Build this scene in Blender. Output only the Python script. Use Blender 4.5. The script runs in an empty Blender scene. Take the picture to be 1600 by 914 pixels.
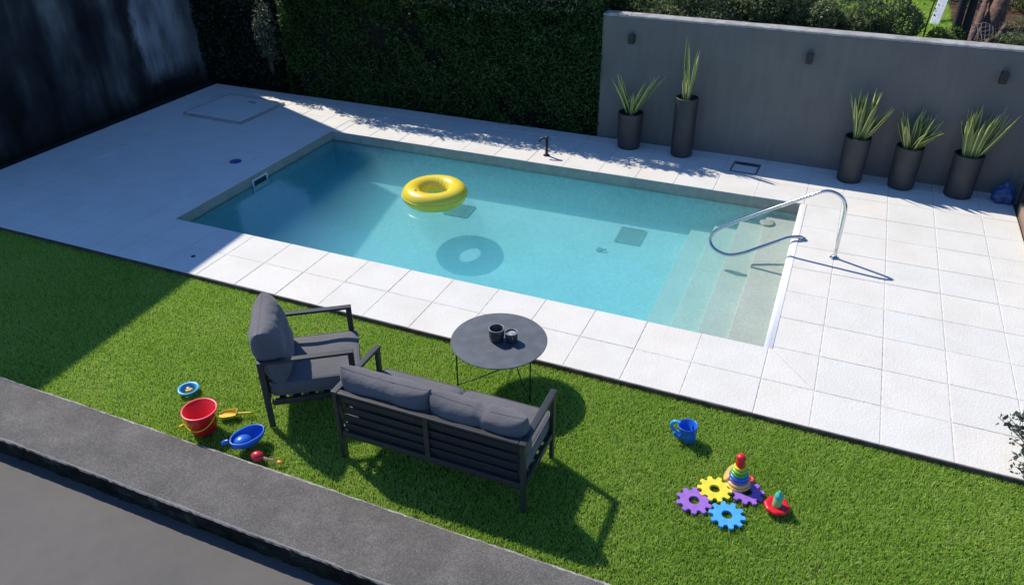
import bpy, bmesh, math, random
import numpy as np
from mathutils import Vector, Matrix
random.seed(7); rng = np.random.default_rng(7)
R = math.radians
scene = bpy.context.scene
COL = scene.collection

# ------------------------------------------------------------ camera, sky, sun
cam_d = bpy.data.cameras.new('camera'); cam = bpy.data.objects.new('camera', cam_d); COL.objects.link(cam)
cam_d.sensor_width = 36.0; cam_d.lens = 1206.81 / 1600 * 36; cam_d.clip_end = 1000; cam_d.clip_start = 0.05
M = Matrix(((0.9196961, -0.2004797, 0.3375900), (0.3925571, 0.4861896, -0.7807167), (-0.0076149, 0.8505455, 0.5258464)))
cam.matrix_world = Matrix.Translation((-0.30197, -5.46615, 3.98773)) @ M.to_4x4()
scene.camera = cam
SUN_EL = 45.5; SUN_AZ = 157.5            # direction the sun stands in, degrees from +X
w = bpy.data.worlds.new('World'); scene.world = w; w.use_nodes = True
nt = w.node_tree; bg = nt.nodes['Background']
sky = nt.nodes.new('ShaderNodeTexSky'); sky.sky_type = 'NISHITA'; sky.sun_disc = False
sky.sun_elevation = R(SUN_EL); sky.sun_rotation = R(90 - SUN_AZ); sky.ozone_density = 4.0; sky.air_density = 1.0; sky.dust_density = 0.2
tintn = nt.nodes.new('ShaderNodeVectorMath'); tintn.operation = 'MULTIPLY'; tintn.inputs[1].default_value = (.80, 1.08, 1.45)   # deep blue clear-day sky
nt.links.new(sky.outputs[0], tintn.inputs[0]); nt.links.new(tintn.outputs[0], bg.inputs[0]); bg.inputs[1].default_value = 0.096
sd = bpy.data.lights.new('sun', 'SUN'); so = bpy.data.objects.new('sun', sd); COL.objects.link(so)
sd.energy = 4.5; sd.angle = R(0.5); sd.color = (1.0, 0.93, 0.82)
v = Vector((math.cos(R(SUN_EL)) * math.cos(R(SUN_AZ)), math.cos(R(SUN_EL)) * math.sin(R(SUN_AZ)), math.sin(R(SUN_EL))))
so.rotation_euler = v.to_track_quat('Z', 'Y').to_euler(); so.location = v * 30
scene.view_settings.view_transform = 'Standard'; scene.view_settings.look = 'None'
scene.view_settings.exposure = 0.2; scene.view_settings.gamma = 1.0
scene.render.engine = 'CYCLES'
scene.cycles.transparent_max_bounces = 16; scene.cycles.max_bounces = 8; scene.cycles.volume_bounces = 3

# ------------------------------------------------------------ helpers
def mat(name, col=(.5, .5, .5), rough=.6, metal=0.0, spec=.5, noise=0, nscale=20, bump=0, bscale=80, col2=None, lo=.35, hi=.65, bdist=.01, coat=0, stretch=None, detail=6):
    m = bpy.data.materials.new(name); m.use_nodes = True; t = m.node_tree; b = t.nodes['Principled BSDF']
    b.inputs['Roughness'].default_value = rough; b.inputs['Metallic'].default_value = metal
    b.inputs['Specular IOR Level'].default_value = spec; b.inputs['Coat Weight'].default_value = coat
    b.inputs['Base Color'].default_value = (*col, 1)
    tc = t.nodes.new('ShaderNodeTexCoord'); co = tc.outputs['Object']
    if stretch:
        mp = t.nodes.new('ShaderNodeMapping'); mp.inputs['Scale'].default_value = stretch; t.links.new(co, mp.inputs[0]); co = mp.outputs[0]
    if noise or col2:
        n = t.nodes.new('ShaderNodeTexNoise'); n.inputs['Scale'].default_value = nscale; n.inputs['Detail'].default_value = detail
        t.links.new(co, n.inputs['Vector'])
        r = t.nodes.new('ShaderNodeValToRGB'); r.color_ramp.elements[0].position = lo; r.color_ramp.elements[1].position = hi
        c2 = col2 if col2 else tuple(c * (1 + noise) for c in col); c1 = col if col2 else tuple(c * (1 - noise) for c in col)
        r.color_ramp.elements[0].color = (*c1, 1); r.color_ramp.elements[1].color = (*c2, 1)
        t.links.new(n.outputs['Fac'], r.inputs[0]); t.links.new(r.outputs[0], b.inputs['Base Color'])
    if bump:
        n2 = t.nodes.new('ShaderNodeTexNoise'); n2.inputs['Scale'].default_value = bscale; n2.inputs['Detail'].default_value = 4
        t.links.new(co, n2.inputs['Vector'])
        bp = t.nodes.new('ShaderNodeBump'); bp.inputs['Strength'].default_value = bump; bp.inputs['Distance'].default_value = bdist
        t.links.new(n2.outputs['Fac'], bp.inputs['Height']); t.links.new(bp.outputs[0], b.inputs['Normal'])
    return m

class NT:                                       # tiny node-building helper
    def __init__(s, m): s.t = m.node_tree; s.b = s.t.nodes['Principled BSDF']
    def n(s, typ, **k):
        o = s.t.nodes.new(typ)
        for a, v_ in k.items(): setattr(o, a, v_)
        return o
    def l(s, a, b): s.t.links.new(a, b)
    def math(s, op, a, b=None, c=None):
        o = s.n('ShaderNodeMath', operation=op)
        for i, x in enumerate((a, b, c)):
            if x is None: continue
            if isinstance(x, (int, float)): o.inputs[i].default_value = x
            else: s.l(x, o.inputs[i])
        return o.outputs[0]
    def noise(s, co, scale, detail=4, rough=.5):
        o = s.n('ShaderNodeTexNoise'); o.inputs['Scale'].default_value = scale; o.inputs['Detail'].default_value = detail; o.inputs['Roughness'].default_value = rough
        if co is not None: s.l(co, o.inputs['Vector'])
        return o.outputs['Fac']
    def ramp(s, f, stops):
        o = s.n('ShaderNodeValToRGB'); e = o.color_ramp.elements
        while len(e) < len(stops): e.new(.5)
        for i, (p_, c) in enumerate(stops):
            e[i].position = p_; e[i].color = (*c, 1) if isinstance(c, tuple) else (c, c, c, 1)
        s.l(f, o.inputs[0]); return o.outputs[0]
    def mix(s, f, a, b, blend='MIX'):
        o = s.n('ShaderNodeMix', data_type='RGBA', blend_type=blend)
        for i, x in ((0, f), (6, a), (7, b)):
            if isinstance(x, (int, float)): o.inputs[i].default_value = x
            elif isinstance(x, tuple): o.inputs[i].default_value = (*x, 1)
            else: s.l(x, o.inputs[i])
        return o.outputs[2]
    def map(s, co, scale=(1, 1, 1), loc=(0, 0, 0), rot=(0, 0, 0)):
        o = s.n('ShaderNodeMapping'); o.inputs['Scale'].default_value = scale; o.inputs['Location'].default_value = loc; o.inputs['Rotation'].default_value = rot
        s.l(co, o.inputs[0]); return o.outputs[0]
    def bump(s, h, strength, dist=.01, normal=None):
        o = s.n('ShaderNodeBump'); o.inputs['Strength'].default_value = strength; o.inputs['Distance'].default_value = dist
        s.l(h, o.inputs['Height'])
        if normal is not None: s.l(normal, o.inputs['Normal'])
        return o.outputs[0]
def newmat(name, rough=.6, spec=.5):
    m = bpy.data.materials.new(name); m.use_nodes = True; x = NT(m); x.b.inputs['Roughness'].default_value = rough; x.b.inputs['Specular IOR Level'].default_value = spec
    x.co = x.n('ShaderNodeTexCoord').outputs['Object']; return m, x

def link(name, me, m=None, parent=None, smooth=False, loc=(0, 0, 0), rotz=0):
    o = bpy.data.objects.new(name, me); COL.objects.link(o)
    if m is not None: me.materials.append(m)
    if parent is not None: o.parent = parent
    o.location = loc; o.rotation_euler = (0, 0, rotz)
    if smooth:
        for p_ in me.polygons: p_.use_smooth = True
    return o
def done(bm, name, m=None, parent=None, smooth=False, bevel=0, segs=2, **k):
    me = bpy.data.meshes.new(name); bmesh.ops.recalc_face_normals(bm, faces=bm.faces[:]); bm.to_mesh(me); bm.free()
    o = link(name, me, m, parent, smooth, **k)
    if bevel:
        b = o.modifiers.new('bevel', 'BEVEL'); b.width = bevel; b.segments = segs; b.limit_method = 'ANGLE'; b.angle_limit = R(40)
        for p_ in me.polygons: p_.use_smooth = True
        w_ = o.modifiers.new('wn', 'WEIGHTED_NORMAL'); w_.keep_sharp = True
    return o
def box(bm, c, s, rot=None):
    vs = []
    for x in (-.5, .5):
        for y in (-.5, .5):
            for z in (-.5, .5):
                q = Vector((x * s[0], y * s[1], z * s[2]))
                if rot is not None: q = rot @ q
                vs.append(bm.verts.new(q + Vector(c)))
    for f in ((0, 1, 3, 2), (4, 6, 7, 5), (0, 4, 5, 1), (2, 3, 7, 6), (0, 2, 6, 4), (1, 5, 7, 3)): bm.faces.new([vs[i] for i in f])
def bar(bm, a, b, wd, th, up=(0, 0, 1)):        # rectangular bar from a to b
    a, b = Vector(a), Vector(b); d = b - a; x = d.normalized(); u = Vector(up)
    if abs(x.dot(u)) > .95: u = Vector((0, 1, 0))
    y = u.cross(x).normalized(); z = x.cross(y)
    box(bm, (a + b) / 2, (d.length, wd, th), Matrix((x, y, z)).transposed())
def lathe(bm, prof, seg=40, c=(0, 0, 0), rot=None, close=False, sq=None):
    rings = []
    for r_, z in prof:
        ring = []
        for i in range(seg):
            a = 2 * math.pi * i / seg; q = Vector((r_ * math.cos(a), r_ * math.sin(a), z))
            if rot is not None: q = rot @ q
            ring.append(bm.verts.new(q + Vector(c)))
        rings.append(ring)
    for A, B in zip(rings, rings[1:]):
        for i in range(seg): bm.faces.new((A[i], A[(i + 1) % seg], B[(i + 1) % seg], B[i]))
    if close: bm.faces.new(rings[0][::-1]); bm.faces.new(rings[-1])
def tube(bm, pts, rad, seg=12, closed=False, caps=True):
    pts = [Vector(p_) for p_ in pts]; n = len(pts); rings = []; prev = None
    for i, p_ in enumerate(pts):
        t = (pts[(i + 1) % n] - pts[i - 1]) if closed else (pts[min(i + 1, n - 1)] - pts[max(i - 1, 0)])
        t.normalize()
        if prev is None:
            u = Vector((0, 0, 1)) if abs(t.z) < .9 else Vector((1, 0, 0)); u = (u - t * u.dot(t)).normalized()
        else: u = (prev - t * prev.dot(t)).normalized()
        prev = u; v_ = t.cross(u); rr = rad[i] if isinstance(rad, (list, tuple)) else rad
        rings.append([bm.verts.new(p_ + (u * math.cos(2 * math.pi * k / seg) + v_ * math.sin(2 * math.pi * k / seg)) * rr) for k in range(seg)])
    m_ = n if closed else n - 1
    for i in range(m_):
        A, B = rings[i], rings[(i + 1) % n]
        for k in range(seg): bm.faces.new((A[k], A[(k + 1) % seg], B[(k + 1) % seg], B[k]))
    if caps and not closed: bm.faces.new(rings[0][::-1]); bm.faces.new(rings[-1])
def smooth_path(pts, n=8):                      # Catmull-Rom
    P = [Vector(p_) for p_ in pts]; P = [P[0] * 2 - P[1]] + P + [P[-1] * 2 - P[-2]]; out = []
    for i in range(1, len(P) - 2):
        a, b, c, d = P[i - 1:i + 3]
        for k in range(n):
            t = k / n; out.append(.5 * ((2 * b) + (c - a) * t + (2 * a - 5 * b + 4 * c - d) * t * t + (3 * b - a - 3 * c + d) * t ** 3))
    out.append(P[-2]); return out
def tag(o, label, cat, group=None, kind=None):
    if label: o['label'] = label
    if cat: o['category'] = cat
    if group: o['group'] = group
    if kind: o['kind'] = kind
    return o
def thing(name, label, cat, loc=(0, 0, 0), rotz=0, group=None):
    o = bpy.data.objects.new(name, None); COL.objects.link(o); o.location = loc; o.rotation_euler = (0, 0, rotz); o.empty_display_size = .1
    return tag(o, label, cat, group)
def struct(o): o['kind'] = 'structure'; return o
def np_mesh(name, V, F, nper, m, parent=None, attr=None, uv=None):
    me = bpy.data.meshes.new(name); me.vertices.add(len(V)); me.vertices.foreach_set('co', np.asarray(V, np.float32).ravel())
    nf = len(F) // nper; me.loops.add(len(F)); me.loops.foreach_set('vertex_index', np.asarray(F, np.int32))
    me.polygons.add(nf); me.polygons.foreach_set('loop_start', np.arange(0, len(F), nper, dtype=np.int32)); me.update(calc_edges=True)
    if attr is not None:
        a = me.attributes.new('tint', 'FLOAT', 'POINT'); a.data.foreach_set('value', np.asarray(attr, np.float32))
    if uv is not None:
        u = me.uv_layers.new(name='UVMap'); u.data.foreach_set('uv', np.asarray(uv, np.float32).ravel())
    return link(name, me, m, parent)
def leaf_cloud(name, C, size, m, parent=None, up=.3, aspect=.5, norm=None, nw=.6, jitter=.35):
    n = len(C); C = np.asarray(C, float)
    d = rng.normal(size=(n, 3)); d[:, 2] += up; d /= np.linalg.norm(d, axis=1)[:, None]
    nn = rng.normal(size=(n, 3))
    if norm is not None: nn = nn * (1 - nw) + np.asarray(norm) * nw * 1.7
    s = np.cross(d, nn); s /= np.linalg.norm(s, axis=1)[:, None] + 1e-9; nrm = np.cross(s, d)
    L = size * (1 + jitter * rng.uniform(-1, 1, n))[:, None]; W = L * aspect * .5
    V = np.stack([C - d * L * .5, C + s * W + nrm * L * .08, C + d * L * .5 , C - s * W + nrm * L * .08], 1).reshape(-1, 3)
    return np_mesh(name, V, np.arange(4 * n), 4, m, parent, attr=np.repeat(rng.random(n), 4))
def leafmat(name, c1, c2, c3=None, trans=.25, rough=.5, spec=.4):
    m, x = newmat(name, rough, spec); a = x.n('ShaderNodeAttribute', attribute_name='tint').outputs['Fac']
    big = x.noise(x.co, 3.0, 2)
    f = x.math('ADD', x.math('MULTIPLY', a, .6), x.math('MULTIPLY', big, .4))
    st = [(.2, c1), (.75, c2)] + ([(.93, c3)] if c3 else [])
    c = x.ramp(f, st); x.l(c, x.b.inputs['Base Color'])
    tr = x.n('ShaderNodeBsdfTranslucent'); x.l(c, tr.inputs[0]); mx = x.n('ShaderNodeMixShader'); mx.inputs[0].default_value = trans
    out = x.t.nodes['Material Output']; x.l(x.b.outputs[0], mx.inputs[1]); x.l(tr.outputs[0], mx.inputs[2]); x.l(mx.outputs[0], out.inputs[0])
    return m

# ------------------------------------------------------------ dimensions (metres; deck top is z = 0)
TY = .5046
PX0, PX1, PY0, PY1 = -7.15, -.42, .47, 3.635       # pool opening
DX0, DX1, DY0, DY1 = -10.42, 1.87, -.469, 4.9      # deck
WATER = -.13; FLOOR = -.72

# ------------------------------------------------------------ ground
soil = mat('soil', (.016, .013, .009), .95, noise=.5, nscale=9, bump=.6, bscale=40)
def sheet(name, rects, z, m):
    bm = bmesh.new()
    for x0, y0, x1, y1 in rects: bm.faces.new([bm.verts.new((x, y, z)) for x, y in ((x0, y0), (x1, y0), (x1, y1), (x0, y1))])
    bmesh.ops.remove_doubles(bm, verts=bm.verts[:], dist=1e-4)
    return struct(done(bm, name, m))
B = 150
sheet('ground', [(-B, -2.7, PX0 - .06, B), (PX1 + .06, -2.7, B, B), (PX0 - .06, -2.7, PX1 + .06, PY0 - .06), (PX0 - .06, PY1 + .06, PX1 + .06, B)], -.1, soil)
# soft grey rendered surface below the kerb
pm, x = newmat('grey_render', .75, .3)
c = x.ramp(x.math('ADD', x.math('MULTIPLY', x.noise(x.co, .9, 5, .6), .6), x.math('MULTIPLY', x.noise(x.co, 7, 6, .7), .4)), [(.3, (.088, .083, .077)), (.55, (.116, .107, .098)), (.75, (.135, .125, .115))])
spk = x.ramp(x.noise(x.map(x.co, (1, .35, 1), rot=(0, 0, .5)), 30, 2), [(.76, 0.0), (.79, 1.0)])
c = x.mix(x.math('MULTIPLY', spk, .25), c, (.3, .29, .28)); x.l(c, x.b.inputs['Base Color'])
x.l(x.bump(x.noise(x.co, 160, 5, .7), .25, .004), x.b.inputs['Normal'])
sheet('pavement', [(-B, -B, B, -2.7)], -.17, pm)

# ------------------------------------------------------------ deck of separate paving tiles
dm, x = newmat('paving_tile', .72, .3)
a = x.n('ShaderNodeAttribute', attribute_name='tint').outputs['Fac']
c = x.ramp(a, [(0.0, (.735, .725, .675)), (.5, (.755, .737, .68)), (1.0, (.77, .737, .67))])
st = x.ramp(x.noise(x.co, 2.2, 6, .65), [(.35, (.93, .92, .90)), (.6, (1, 1, 1))])
c = x.mix(1.0, c, st, 'MULTIPLY')
fine = x.ramp(x.noise(x.co, 140, 3, .6), [(.3, .93), (.7, 1.0)]); c = x.mix(1.0, c, fine, 'MULTIPLY')
rust = x.ramp(x.noise(x.map(x.co, loc=(3.1, 1.7, 0)), 1.6, 3), [(.68, 0.0), (.78, 1.0)]); c = x.mix(x.math('MULTIPLY', rust, .25), c, (.66, .52, .40))
x.l(c, x.b.inputs['Base Color'])
vo = x.n('ShaderNodeTexVoronoi'); vo.inputs['Scale'].default_value = 55; x.l(x.co, vo.inputs['Vector'])
x.l(x.bump(x.noise(x.co, 220, 3), .25, .004, x.bump(vo.outputs['Distance'], .30, .006)), x.b.inputs['Normal'])
grout = mat('grout', (.58, .555, .51), .9, noise=.25, nscale=14, bump=.2, bscale=120)
def tilecells():
    ysG = [DY0] + [k * TY for k in range(0, 10)] ; ysG = [y for y in ysG if y < DY1 - .2] + [DY1]
    out = []
    def grid(xs, ys):
        for i in range(len(xs) - 1):
            for j in range(len(ys) - 1): out.append((xs[i], ys[j], xs[i + 1], ys[j + 1]))
    xm = [PX0] + [k * .5 for k in range(-14, 0)] ; xm = [q for q in xm if q < PX1 - .1] + [PX1]
    grid(xm, [DY0, 0, PY0]); grid(xm, [PY1, PY1 + .5, PY1 + 1.0, DY1])
    yl = [DY0, 0, PY0] + [k * TY for k in range(2, 7)] + [PY1, PY1 + .5, PY1 + 1.0, DY1]
    grid([DX0] + [k * .5 for k in range(-20, -14)] + [-7.5, PX0] if False else [DX0, -10, -9.5, -9, -8.5, -8, -7.5, PX0], yl)
    yr = ysG[:]
    grid([0, .5, 1.0, 1.5, DX1], yr)
    grid([PX1, 0], [q for q in ysG if q < PY1 + .1][:-1] + [PY1, PY1 + .5, PY1 + 1.0, DY1])
    return out
bm = bmesh.new(); tint = bm.verts.layers.float.new('tint')
g = .0042; bv = .003
def tile_poly(pts, dz, t):
    cen = sum((Vector(p_) for p_ in pts), Vector((0, 0))) / len(pts)
    def ring(ins, z):
        n = len(pts); vs = []
        for i in range(n):
            p0, p1, p2 = Vector(pts[i - 1]), Vector(pts[i]), Vector(pts[(i + 1) % n])
            e1 = (p1 - p0).normalized(); e2 = (p2 - p1).normalized(); n1 = Vector((-e1.y, e1.x)); n2 = Vector((-e2.y, e2.x))
            b_ = (n1 + n2); b_ = b_ / max(b_.dot(n1), .2) * 1.0
            q = p1 + b_ * ins; vv = bm.verts.new((q.x, q.y, z)); vv[tint] = t; vs.append(vv)
        return vs
    r0 = ring(g, -.04); r1 = ring(g, dz - bv * .8); r2 = ring(g + bv, dz)
    n = len(pts)
    for A, Bv in ((r0, r1), (r1, r2)):
        for i in range(n): bm.faces.new((A[i], A[(i + 1) % n], Bv[(i + 1) % n], Bv[i]))
    bm.faces.new(r2)
for (x0, y0, x1, y1) in tilecells():
    t = random.random(); dz = random.uniform(-.0015, .0015)
    if abs(x0 - PX1) < .01 and abs(y0) < .01:     # mitred corner
        tile_poly([(x0, y0), (x1, y0), (x0, y1)], dz, t); tile_poly([(x1, y0), (x1, y1), (x0, y1)], dz, random.random())
    else: tile_poly([(x0, y0), (x1, y0), (x1, y1), (x0, y1)], dz, t)
me = bpy.data.meshes.new('pool_deck'); bm.to_mesh(me); bm.free(); deck = struct(link('pool_deck', me, dm))
bm = bmesh.new()                                  # mortar bed under the tiles, and the deck's slab edge
for (x0, y0, x1, y1) in ((DX0, DY0 + .002, PX0 - .007, DY1), (PX1 + .007, DY0 + .002, DX1, DY1), (PX0 - .007, DY0 + .002, PX1 + .007, PY0 - .007), (PX0 - .007, PY1 + .007, PX1 + .007, DY1)):
    box(bm, ((x0 + x1) / 2, (y0 + y1) / 2, -.0475), (x1 - x0, y1 - y0, .088))
done(bm, 'deck_base', grout)['kind'] = 'structure'
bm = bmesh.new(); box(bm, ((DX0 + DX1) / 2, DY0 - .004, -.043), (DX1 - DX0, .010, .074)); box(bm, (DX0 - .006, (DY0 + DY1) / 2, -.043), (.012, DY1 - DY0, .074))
struct(done(bm, 'deck_edge', mat('shadow_gap_brown', (.075, .055, .042), .9, noise=.4, nscale=12)))  # added dark brown strip stands in for the shadow gap below the deck

# ------------------------------------------------------------ pool
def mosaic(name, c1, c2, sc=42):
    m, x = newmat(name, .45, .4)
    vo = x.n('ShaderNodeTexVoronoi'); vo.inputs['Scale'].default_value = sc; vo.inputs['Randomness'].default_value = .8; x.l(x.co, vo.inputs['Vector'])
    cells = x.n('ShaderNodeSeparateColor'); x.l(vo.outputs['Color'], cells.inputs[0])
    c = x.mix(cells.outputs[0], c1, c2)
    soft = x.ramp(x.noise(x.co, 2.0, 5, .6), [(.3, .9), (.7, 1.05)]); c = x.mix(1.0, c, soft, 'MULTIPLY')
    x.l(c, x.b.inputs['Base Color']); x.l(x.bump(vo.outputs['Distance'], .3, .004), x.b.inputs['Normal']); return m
floor_m = mosaic('pool_mosaic_light_mottle', (.33, .51, .56), (.46, .64, .68), 34)  # mosaic colour; its cell tones also stand in for caustic light mottling
wall_m = mat('waterline_render', (.34, .345, .29), .9, spec=.15, noise=.10, nscale=9)
step_m = mosaic('step_tile', (.46, .46, .41), (.56, .55, .50), 55)
step_m2 = mosaic('step_tile_water_tint', (.44, .47, .42), (.54, .57, .52), 50)  # lower steps bluer: water absorption with depth put into the tile colour
step_m3 = mosaic('step_tile_deep_water_tint', (.41, .48, .46), (.52, .58, .56), 46)
EPS = .02
bx0, bx1, by0, by1 = PX0 - .004, PX1 + .004, PY0 - .004, PY1 + .004
bm = bmesh.new()
ztop = -.042; zl = -.155
def quad(*p_): bm.faces.new([bm.verts.new(q) for q in p_])
FL = FLOOR - .06                                  # a little deeper at the far left end
FZ = lambda xx, yy: -.84 + .30 * (yy - by0) / (by1 - by0) - .05 * (xx - bx1) / (bx0 - bx1)      # floor falls gently towards the lawn side and the far left end
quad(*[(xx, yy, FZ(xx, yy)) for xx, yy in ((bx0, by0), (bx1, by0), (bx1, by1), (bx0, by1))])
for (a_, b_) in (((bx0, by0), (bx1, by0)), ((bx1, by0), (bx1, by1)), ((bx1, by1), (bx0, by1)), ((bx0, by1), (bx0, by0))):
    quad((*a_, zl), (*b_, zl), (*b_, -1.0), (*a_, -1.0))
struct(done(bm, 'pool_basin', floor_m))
bm = bmesh.new(); c0, c1, d0, d1 = PX0 - .0015, PX1 + .0015, PY0 - .0015, PY1 + .0015
for (a_, b_) in (((c0, d0), (c1, d0)), ((c1, d1), (c0, d1)), ((c0, d1), (c0, d0)), ((c1, d0), (c1, d1))):
    zt = -.007 if not (a_[0] == c1 and b_[0] == c1) else -.04
    quad((*a_, zt), (*b_, zt), (*b_, zl), (*a_, zl))
struct(done(bm, 'waterline_wall', wall_m))
bm = bmesh.new()                                  # submerged steps at the right end
sx = [bx1, -.81, -1.11, -1.40, -1.68]; sz = [-.21, -.31, -.41, -.50]
prof = []
for i in range(4): prof += [(sx[i], sz[i]), (sx[i + 1], sz[i])]
prof += [(sx[4], -.95)]
va = [bm.verts.new((q[0], by0, q[1])) for q in prof]; vb = [bm.verts.new((q[0], by1, q[1])) for q in prof]
for i in range(len(prof) - 1):
    f = bm.faces.new((va[i], va[i + 1], vb[i + 1], vb[i])); f.material_index = min(max(0, (i - 1) // 2 ), 2) if i > 1 else 0
o = done(bm, 'pool_steps', step_m, bevel=.008, segs=2); struct(o)
o.data.materials.append(step_m2); o.data.materials.append(step_m3)
# bright bull-nosed rim at the step end
bm = bmesh.new(); rimp = []
for k in range(9):
    t = math.pi / 2 * k / 8; rimp.append((PX1 - .035 * math.sin(t) * 1.0, -.03 + .034 * math.cos(t)))
rimp = [(PX1 + .03, .0045)] + [(PX1 - .0, .0045)] + [(PX1 - .045 * math.sin(math.pi * k / 10), -.03 + .034 * math.cos(math.pi * k / 10)) for k in range(1, 11)]
va = [bm.verts.new((q[0], PY0 + .002, q[1])) for q in rimp]; vb = [bm.verts.new((q[0], PY1 - .002, q[1])) for q in rimp]
for i in range(len(rimp) - 1): bm.faces.new((va[i], va[i + 1], vb[i + 1], vb[i]))
bm.faces.new(va); bm.faces.new(vb[::-1])
struct(done(bm, 'pool_rim', mat('white_rim', (.84, .84, .83), .4, noise=.03, nscale=12), smooth=True))
# water: a clear mirror-like surface over a faintly cloudy, absorbing body
wm = bpy.data.materials.new('pool_water'); wm.use_nodes = True; x = NT(wm); x.t.nodes.remove(x.b); out = x.t.nodes['Material Output']
co = x.n('ShaderNodeTexCoord').outputs['Object']
h = x.math('ADD', x.noise(x.map(co, (1, 1.5, 1)), 5.5, 3, .5), x.math('MULTIPLY', x.noise(co, 22, 3, .6), .22))
nb = x.bump(h, .12, .02)
fr = x.n('ShaderNodeFresnel'); fr.inputs['IOR'].default_value = 1.33; x.l(nb, fr.inputs['Normal'])
tr = x.n('ShaderNodeBsdfTransparent'); gl = x.n('ShaderNodeBsdfGlossy'); gl.inputs['Roughness'].default_value = .0; x.l(nb, gl.inputs['Normal'])
mx = x.n('ShaderNodeMixShader'); x.l(fr.outputs[0], mx.inputs[0]); x.l(tr.outputs[0], mx.inputs[1]); x.l(gl.outputs[0], mx.inputs[2]); x.l(mx.outputs[0], out.inputs['Surface'])
ab = x.n('ShaderNodeVolumeAbsorption'); ab.inputs['Color'].default_value = (.02, .90, .98, 1); ab.inputs['Density'].default_value = .55
sc = x.n('ShaderNodeVolumeScatter'); sc.inputs['Color'].default_value = (.45, .90, 1.0, 1); sc.inputs['Density'].default_value = .62; sc.inputs['Anisotropy'].default_value = .2
ad = x.n('ShaderNodeAddShader'); x.l(ab.outputs[0], ad.inputs[0]); x.l(sc.outputs[0], ad.inputs[1]); x.l(ad.outputs[0], out.inputs['Volume'])
bm = bmesh.new(); e = .012
box(bm, ((PX0 + PX1) / 2, (PY0 + PY1) / 2, (WATER - 1.05) / 2), (PX1 - PX0 + 2 * e, PY1 - PY0 + 2 * e, WATER + 1.05))
struct(done(bm, 'water', wm))

# things set in the pool
dark_grate = mat('dark_grille', (.12, .17, .18), .6, noise=.2, nscale=60)
def grille(loc, wx, wy, label, rotz=0):
    t = thing('floor_drain', label, 'drain', loc, rotz, 'square drain grilles on the pool floor'); t.rotation_euler[0] = math.atan2(.30, by1 - by0)
    bm = bmesh.new(); 
    for s in (-1, 1): box(bm, (s * (wx / 2 - .012), 0, .008), (.024, wy, .016)); box(bm, (0, s * (wy / 2 - .012), .008), (wx - .05, .024, .0158))
    done(bm, 'frame', dark_grate, t, bevel=.003)
    bm = bmesh.new(); n = 14
    for i in range(n): box(bm, (0, -wy / 2 + .03 + (wy - .06) * (i + .5) / n, .006), (wx - .05, (wy - .06) / n * .7, .012))
    done(bm, 'grate', dark_grate, t)
grille((-2.38, 3.16, FZ(-2.38, 3.16) + .006), .33, .36, 'dark square drain grille on the pool floor nearest the steps')
grille((-4.76, 3.06, FZ(-4.76, 3.06) + .006), .36, .30, 'dark square drain grille on the pool floor beyond the yellow swim ring')
bm = bmesh.new(); lathe(bm, [(.0, .0), (.085, 0), (.09, .012), (.06, .02), (.0, .022)], 28)
tag(done(bm, 'underwater_fitting', mat('grey_fitting', (.38, .38, .34), .5, noise=.1), smooth=True, loc=(-.78, 3.38, -.209)), 'round grey fitting on the top pool step', 'pool fitting')
bm = bmesh.new(); lathe(bm, [(0, .03), (.03, .028), (.045, .01), (.04, 0)], 16); tube(bm, smooth_path([(0, 0, .02), (.05, -.02, .03), (.09, .01, .02)]), .012, 8)
tag(done(bm, 'pool_plug', dark_grate, smooth=True, loc=(-2.66, 2.74, FZ(-2.66, 2.74) + .002)), 'small dark plug lying on the sunlit pool floor', 'plug')
# skimmer in the left wall
white_pl = mat('white_plastic', (.72, .74, .74), .35, noise=.04, nscale=10)
t = thing('skimmer', 'white framed skimmer mouth in the left pool wall at the waterline', 'skimmer', (PX0 + .004, 1.95, -.155))
bm = bmesh.new()
for s in (-1, 1): box(bm, (.008, s * .14, 0), (.016, .025, .20))
box(bm, (.008, 0, .0875), (.0158, .255, .025)); box(bm, (.008, 0, -.0875), (.0158, .255, .025)); done(bm, 'frame', white_pl, t, bevel=.003)
bm = bmesh.new(); box(bm, (.003, 0, 0), (.004, .254, .15)); done(bm, 'opening', mat('dark_opening', (.02, .04, .045), .6), t)
bm = bmesh.new(); box(bm, (.012, 0, -.03), (.006, .245, .07)); done(bm, 'flap', white_pl, t, bevel=.001)

# yellow swim ring
vin, x = newmat('yellow_vinyl', .28, .5)
x.b.inputs['Base Color'].default_value = (.86, .60, .015, 1); x.b.inputs['Coat Weight'].default_value = .3
x.l(x.mix(x.noise(x.co, 3, 2), (.86, .62, .03), (.92, .74, .07)), x.b.inputs['Base Color'])
x.b.inputs['Subsurface Weight'].default_value = .0
bm = bmesh.new(); RM, rm = .288, .125; nu, nv = 96, 36; rings = []
for i in range(nu):
    a_ = 2 * math.pi * i / nu; ring = []
    for k in range(nv):
        b_ = 2 * math.pi * k / nv
        inner = max(0, -math.cos(b_)) ** 3; outer = max(0, math.cos(b_)) ** 6
        rr = rm * (1 + .028 * inner * math.sin(a_ * 26 + 1.3 * math.sin(a_ * 3)) + .010 * outer * math.sin(a_ * 38 + math.sin(a_ * 5)))
        ring.append(bm.verts.new(((RM + rr * math.cos(b_)) * math.cos(a_), (RM + rr * math.cos(b_)) * math.sin(a_), rr * math.sin(b_) * .95)))
    rings.append(ring)
for i in range(nu):
    A, Bv = rings[i], rings[(i + 1) % nu]
    for k in range(nv): bm.faces.new((A[k], Bv[k], Bv[(k + 1) % nv], A[(k + 1) % nv]))
t = thing('swim_ring', 'shiny yellow inflatable swim ring floating in the pool', 'swim ring', (-4.74, 2.37, WATER + .062), .3)
done(bm, 'inflated_ring', vin, t, smooth=True)
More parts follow.
